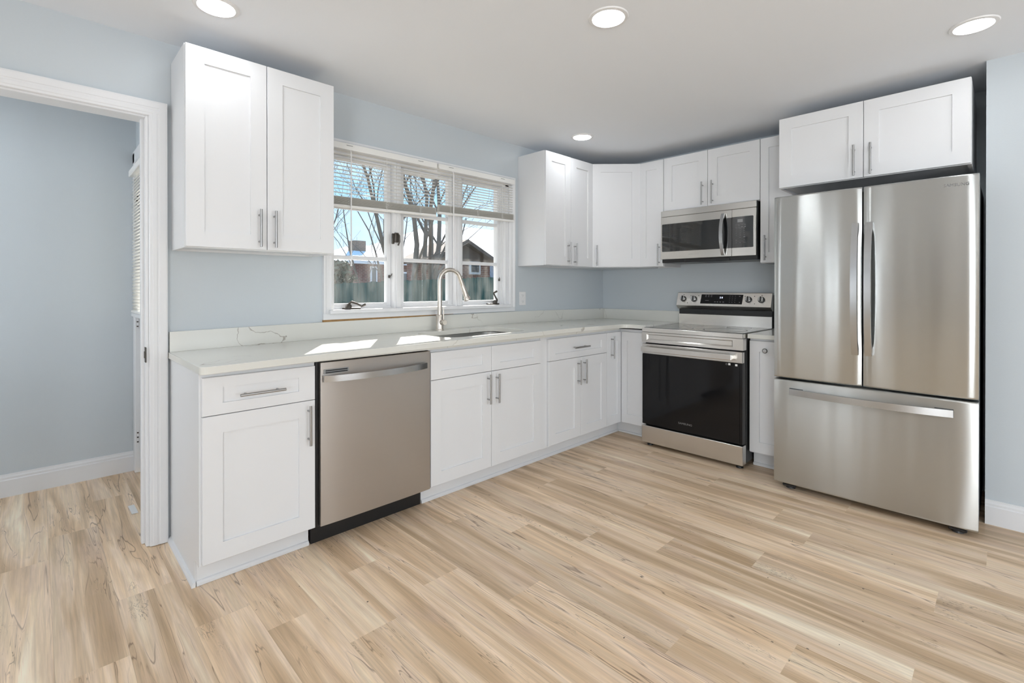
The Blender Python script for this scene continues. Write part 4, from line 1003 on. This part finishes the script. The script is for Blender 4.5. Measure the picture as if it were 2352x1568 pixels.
def fhandle(par, xc):
    bm = bm_new(); pa, pb = [], []
    for i in range(21):
        s = i / 20; z = .855 + s * .725; y = FD - .010 - .040 * (1 - abs(2 * s - 1) ** 2.4)
        pa.append((y - .012, z)); pb.append((y + .004, z))
    pb[0] = (FD + .004, pb[0][1]); pb[-1] = (FD + .004, pb[-1][1]); pb[1] = (FD + .004, pb[1][1]); pb[-2] = (FD + .004, pb[-2][1])
    prism(bm, pa + pb[::-1], lambda q, k: Vector(((xc - .015, xc + .015)[k], q[0], q[1])))
    obj('handle', bm, M['handle'], par, True)
fhandle(dl, .4165); fhandle(drr, .4775)
bm = bm_new(); pa, pb = [], []
for i in range(21):
    s = i / 20; x = .088 + s * .730; y = FD - .002 - .040 * (1 - abs(2 * s - 1) ** 2.2)
    pa.append((x, y - .010)); pb.append((x, y + .004))
pb[0] = (pb[0][0], FD + .006); pb[-1] = (pb[-1][0], FD + .006); pb[1] = (pb[1][0], FD + .006); pb[-2] = (pb[-2][0], FD + .006)
prism(bm, pa + pb[::-1], lambda q, k: Vector((q[0], q[1], (.584, .620)[k]))); obj('handle', bm, M['handle'], dz, True)
for xa_, xb_ in ((.082, .165), (.741, .824)):
    bm = bm_new(); box(bm, xa_, xb_, FD + .0015, FD + .02, .580, .628, .006); obj('handle_recess', bm, M['dark'], dz)
text('logo', 'SAMSUNG', .020, M['mark'], drr, (.826, FD + .0016, 1.732), FRONT, sx=1.05, ext=.0006)
for x in (.05, Wf - .05):
    bm = bm_new(); box(bm, x - .035, x + .035, -.80, -.70, 1.765, 1.784, .004); obj('hinge_cover', bm, M['dark'], fr)
for x in (.075, Wf - .075):
    bm = bm_new(); box(bm, x - .035, x + .035, FD + .035, FD + .11, .014, .030, .004); cyl(bm, (x, FD + .075, 0), (x, FD + .075, .016), .026, .022, 20); box(bm, x - .02, x + .02, FD + .06, FD + .13, .025, .05); obj('foot', bm, M['black'], fr)
for x in (.06, Wf - .06):
    bm = bm_new(); cyl(bm, (x - .015, -.12, .022), (x + .015, -.12, .022), .022, n=16); box(bm, x - .02, x + .02, -.14, -.10, .02, .05); obj('roller', bm, M['black'], fr)

# ------------------------------------------------------------ ceiling lights
cl = thing('ceiling_light', 'round recessed ceiling light at the top left over the dishwasher side', 'ceiling light', (.070, -.515, ZC), group='recessed ceiling lights')
bm = bm_new(); lathe(bm, [(.066, 0), (.070, -.006), (.084, -.004), (.087, 0), (.087, .002), (.066, .002)], (0, 0, -.001), n=48); obj('trim_ring', bm, M['white_pl'], cl, True)
bm = bm_new(); lathe(bm, [(0, -.004), (.060, -.0045), (.0675, -.003), (.0675, 0), (0, 0)], (0, 0, -.001), n=48); obj('lens', bm, M['lens'], cl, True)
dup(cl, (1.315, -1.62, ZC), 'round recessed ceiling light at the top centre of the kitchen')
dup(cl, (2.543, -2.735 + .0, ZC), 'round recessed ceiling light at the top right near the refrigerator')
dup(cl, (2.575, -.517, ZC), 'small looking recessed ceiling light near the corner cabinets')
for x, y in ((-.85, .70), (-1.2, -1.7), (.0, -4.3), (1.8, -4.6), (-1.7, -4.4)):  # unseen lamps added to brighten the entry and the room behind the camera
    dup(cl, (x, y, ZC), 'added unseen recessed ceiling light that brightens the entry and open room')

# small litter on the floor
bm = bm_new()
vv = [(-.110, .603), (-.082, .606), (-.080, .463), (-.108, .462)]
prism(bm, vv, lambda q, k: Vector((q[0] + .0, q[1], (.0008, .0022)[k] + .001 * sin(q[1] * 30))))
tag(obj('paper_strip', bm, M['paper']), 'small white paper strip lying on the floor in the doorway', 'paper')
rnd = random.Random(9); bm = bm_new()
for i in range(45):
    x = rnd.uniform(-.4, 2.6); y = rnd.uniform(-2.6, -.75); a = rnd.uniform(0, pi); l_ = rnd.uniform(.001, .007)
    box(bm, x, x + .0008 + abs(cos(a)) * l_, y, y + .0008 + abs(sin(a)) * l_, .0003, .0015)
tag(obj('floor_debris', bm, M['bark']), 'tiny dark crumbs scattered over the plank floor', 'debris', kind='stuff')

# ------------------------------------------------------------ outside
bm = bm_new(); box(bm, -30, 60, .3, 80, -.9, -.6); struct('ground_outside', bm, M['grass'], 'brown winter yard outside the window', 'ground')
# brick corner of the house seen at the window's right edge
bm = bm_new(); box(bm, 3.93, 6.5, .4, 2.0, -.6, 2.9); tag(obj('brick_wing', bm, M['brick2']), 'tan brick corner of a wall just outside the right window pane', 'brick wall')
# fence
def fence():
    t = thing('board_fence', 'tall dark green vertical board fence across the yard', 'fence', (7, 8.4, -.6))
    bm = bm_new(); n = 110; rnd = random.Random(2)
    P0, P1 = Vector((2.6, 8.6, 0)), Vector((12.5, 8.0, 0)); d = (P1 - P0) / n
    for i in range(n):
        p = P0 + d * i; zt = 1.24 + .46 * i / n + rnd.uniform(-.015, .015)
        x0, y0 = p.x - 7, p.y - 8.4; box(bm, x0, x0 + d.x * .93, y0, y0 + .02, .03, zt + .6)
    obj('boards', bm, M['fence'], t)
    for i in range(0, 6):
        p = P0 + (P1 - P0) * (i / 5); bm = bm_new(); box(bm, p.x - 7 - .05, p.x - 7 + .05, p.y - 8.4 + .03, p.y - 8.4 + .12, 0, 1.75); obj('post', bm, M['fence'], t)
fence()
def house(name, label, x0, x1, y0, y1, ze, zr, wm, rm, axis, oh=.35, fascia=True):
    cx, cy = (x0 + x1) / 2, (y0 + y1) / 2
    t = thing(name, label, 'house', (cx, cy, -.6))
    bm = bm_new(); box(bm, x0 - cx, x1 - cx, y0 - cy, y1 - cy, 0, ze + .6)
    if axis == 'y':      # gable faces us
        prism(bm, [(x0 - cx, ze + .6), (x1 - cx, ze + .6), (0, zr + .6)], lambda q, k: Vector((q[0], (y0 - cy, y1 - cy)[k], q[1])))
    else:
        prism(bm, [(y0 - cy, ze + .6), (y1 - cy, ze + .6), (0, zr + .6)], lambda q, k: Vector(((x0 - cx, x1 - cx)[k], q[0], q[1])))
    obj('wall', bm, wm, t)
    bm = bm_new(); th = .14
    if axis == 'y':
        sl_ = (zr - ze) / ((x1 - x0) / 2)
        for s in (-1, 1):
            xe = s * ((x1 - x0) / 2 + oh); ee = ze - sl_ * oh + .6 + .02
            prism(bm, [(0, zr + .62), (xe, ee), (xe, ee + th), (0, zr + .62 + th)], lambda q, k: Vector((q[0], (y0 - cy - oh, y1 - cy + oh)[k], q[1])))
    else:
        sl_ = (zr - ze) / ((y1 - y0) / 2)
        for s in (-1, 1):
            ye = s * ((y1 - y0) / 2 + oh); ee = ze - sl_ * oh + .6 + .02
            prism(bm, [(0, zr + .62), (ye, ee), (ye, ee + th), (0, zr + .62 + th)], lambda q, k: Vector(((x0 - cx - oh, x1 - cx + oh)[k], q[0], q[1])))
    obj('roof', bm, rm, t)
    return t, cx, cy
def hwindow(t, cx, cy, x0, x1, z0, z1, y):
    bm = bm_new(); box(bm, x0 - cx, x1 - cx, y - cy - .06, y - cy + .02, z0 + .6, z1 + .6, .01); w = obj('window', bm, M['trim'], t)
    bm = bm_new(); box(bm, x0 - cx + .09, x1 - cx - .09, y - cy - .07, y - cy - .05, z0 + .69, z1 + .51); obj('pane', bm, M['hwin'], w)
def hip_roof(t, cx, cy, x0, x1, y0, y1, ze, zr, ix, iy, m, oh=.3):
    """eave rectangle rising to a ridge that starts ix in from the left end and iy back from the front"""
    E_ = [(x0 - oh, y0 - oh), (x1 + oh, y0 - oh), (x1 + oh, y1 + oh), (x0 - oh, y1 + oh)]
    bm = bm_new(); lo = [bm.verts.new((a - cx, c - cy, ze + .6)) for a, c in E_]; up = [bm.verts.new((a - cx, c - cy, ze + .75)) for a, c in E_]
    ra = bm.verts.new((x0 + ix - cx, y0 + iy - cy, zr + .75)); rb = bm.verts.new((x1 - ix - cx, y0 + iy - cy, zr + .75))
    bm.faces.new(lo[::-1])
    for k in range(4): bm.faces.new((lo[k], lo[(k + 1) % 4], up[(k + 1) % 4], up[k]))
    bm.faces.new((up[0], up[1], rb, ra)); bm.faces.new((up[1], up[2], rb)); bm.faces.new((up[2], up[3], ra, rb)); bm.faces.new((up[3], up[0], ra))
    obj('roof', bm, m, t)
def plain_house(label, x0, x1, y0, y1, ze, zr, ix, iy, wm, rm):
    cx, cy = (x0 + x1) / 2, (y0 + y1) / 2
    t = thing('neighbour_house', label, 'house', (cx, cy, -.6))
    bm = bm_new(); box(bm, x0 - cx, x1 - cx, y0 - cy, y1 - cy, 0, ze + .6); obj('wall', bm, wm, t)
    hip_roof(t, cx, cy, x0, x1, y0, y1, ze, zr, ix, iy, rm)
    return t, cx, cy
t, cx, cy = plain_house('red brick house with a low snowy hip roof and chimney seen through the left pane', 10.9, 15.6, 20.0, 29.0, 2.45, 3.75, 2.3, 4.5, M['brick'], M['snow'])
hwindow(t, cx, cy, 11.72, 12.12, -.2, 2.35, 20.0)
hwindow(t, cx, cy, 13.2, 14.2, .9, 2.1, 20.0)
bm = bm_new(); box(bm, 12.0 - cx, 12.65 - cx, 22.2 - cy, 23.0 - cy, 3.0, 4.45); obj('chimney', bm, M['brick2'], t)
t, cx, cy = plain_house('farther house with a large bright snow covered roof behind the bare tree', 15.9, 38.0, 21.0, 37.0, 3.0, 6.2, 6.4, 8.0, M['siding'], M['snow'])
hwindow(t, cx, cy, 18.2, 19.2, 1.2, 2.4, 21.0)
t, cx, cy = house('neighbour_house', 'nearer brick house with a dark shingled gable and small window seen through the right pane', 9.75, 12.45, 11.6, 13.4, 2.25, 2.90, M['brick'], M['shingle'], 'y', .3)
hwindow(t, cx, cy, 11.35, 11.92, 1.75, 2.25, 11.6)
bm = bm_new(); prism(bm, [(-1.6, 2.76), (1.6, 2.76), (1.45, 2.86), (0, 3.48), (-1.45, 2.86)], lambda q, k: Vector((q[0], (-.94, -.91)[k], q[1]))); obj('gable_shingles', bm, M['shingle'], t)

# trees
def tree(name, label, base, h, stems, seed, spread=.45, depth=4, r0=.14, lean=(0, 0), grp='bare winter trees'):
    rnd = random.Random(seed); bm = bm_new()
    def grow(p, d, ln, r, dep):
        n = 6 if dep == depth else 4; pts = [p.copy()]; rs = [r]
        cur = p.copy(); dd = d.copy(); kids = []
        for i in range(n):
            dd = (dd + Vector((rnd.gauss(0, .12), rnd.gauss(0, .12), rnd.gauss(.03, .08)))).normalized()
            cur = cur + dd * ln / n; pts.append(cur.copy()); rs.append(max(.004, r * (1 - (.72 if dep == depth else .55) * (i + 1) / n)))
            if dep > 0 and i >= (1 if dep == depth else 0):
                for _ in range(1 if rnd.random() < .75 else 2): kids.append((cur.copy(), dd.copy(), rs[-1]))
        tube(bm, pts, rs, 5 if dep > 1 else 4, caps=False)
        if dep > 0:
            for (q, dq, rq) in kids:
                ax = dq.cross(Vector((rnd.gauss(0, 1), rnd.gauss(0, 1), rnd.gauss(0, 1)))).normalized()
                nd = (Matrix.Rotation(rnd.uniform(.35, .95), 3, ax) @ dq); nd.z += .12; nd.normalize()
                grow(q, nd, ln * rnd.uniform(.36, .6), rq * rnd.uniform(.3, .5), dep - 1)
    for i in range(stems):
        a = 2 * pi * i / stems + rnd.uniform(-.4, .4)
        d = Vector((cos(a) * spread + lean[0], sin(a) * spread + lean[1], 1)).normalized()
        grow(Vector((cos(a) * .38, sin(a) * .25, 0)), d, h * rnd.uniform(.7, .86), r0 * rnd.uniform(.75, 1.15), depth)
    o = obj(name, bm, M['bark'], None, True); o.location = base
    return tag(o, label, 'tree', group=grp)
tree('bare_tree', 'large bare tree with several thick stems behind the green fence', (8.30, 10.2, -.6), 8.2, 6, 21, .09, 3, .12)
tree('bare_tree', 'bare branches of a slimmer tree at the left edge of the window', (5.8, 17.0, -.6), 7.5, 4, 5, .25, 3, .06)
tree('bare_tree', 'young bare tree spreading its branches behind the left window pane', (8.0, 13.0, -.6), 6.2, 3, 33, .5, 2, .06)
tree('bare_tree', 'bare tree far behind the houses', (12.2, 38.5, -.6), 12, 4, 8, .35, 3, .16)
# shrubs
def shrub(name, label, loc, m, rx, ry, hz, n, seed, twig=False):
    rnd = random.Random(seed); bm = bm_new()
    for i in range(n):
        a = rnd.uniform(0, 2 * pi); z = rnd.random(); r_ = (1.05 - .75 * z ** 1.5) * math.sqrt(rnd.random())
        c = Vector((cos(a) * r_ * rx, sin(a) * r_ * ry, z * hz)); s = rnd.uniform(.05, .11)
        d1 = Vector((rnd.gauss(0, 1), rnd.gauss(0, 1), rnd.gauss(0, 1)))
        if twig: d1 = Vector((c.x * .5 / rx + rnd.gauss(0, .3), c.y * .5 / ry + rnd.gauss(0, .3), 1.0)); s *= 2.2
        d1.normalize(); d2 = d1.orthogonal().normalized(); wd = .5 if not twig else .07
        v = [bm.verts.new(c + d1 * s), bm.verts.new(c + d2 * s * wd), bm.verts.new(c - d1 * s), bm.verts.new(c - d2 * s * wd)]; bm.faces.new(v)
    o = obj(name, bm, m); o.location = loc; return tag(o, label, 'bush')
shrub('evergreen_bush', 'dull green bush growing behind the fence at the left of the window', (5.35, 9.9, -.55), M['bush'], 1, 1, 2.5, 2900, 3)
shrub('bare_shrub', 'brown twiggy shrub behind the fence at the right window pane', (12.35, 10.55, -.55), M["bark"], 1.35, .45, 3.5, 2600, 4, True)
shrub('bare_shrub', 'brown twiggy shrub around the stems of the large bare tree', (9.0, 11.0, -.55), M['bark'], 1.1, .45, 2.9, 2200, 5, True)
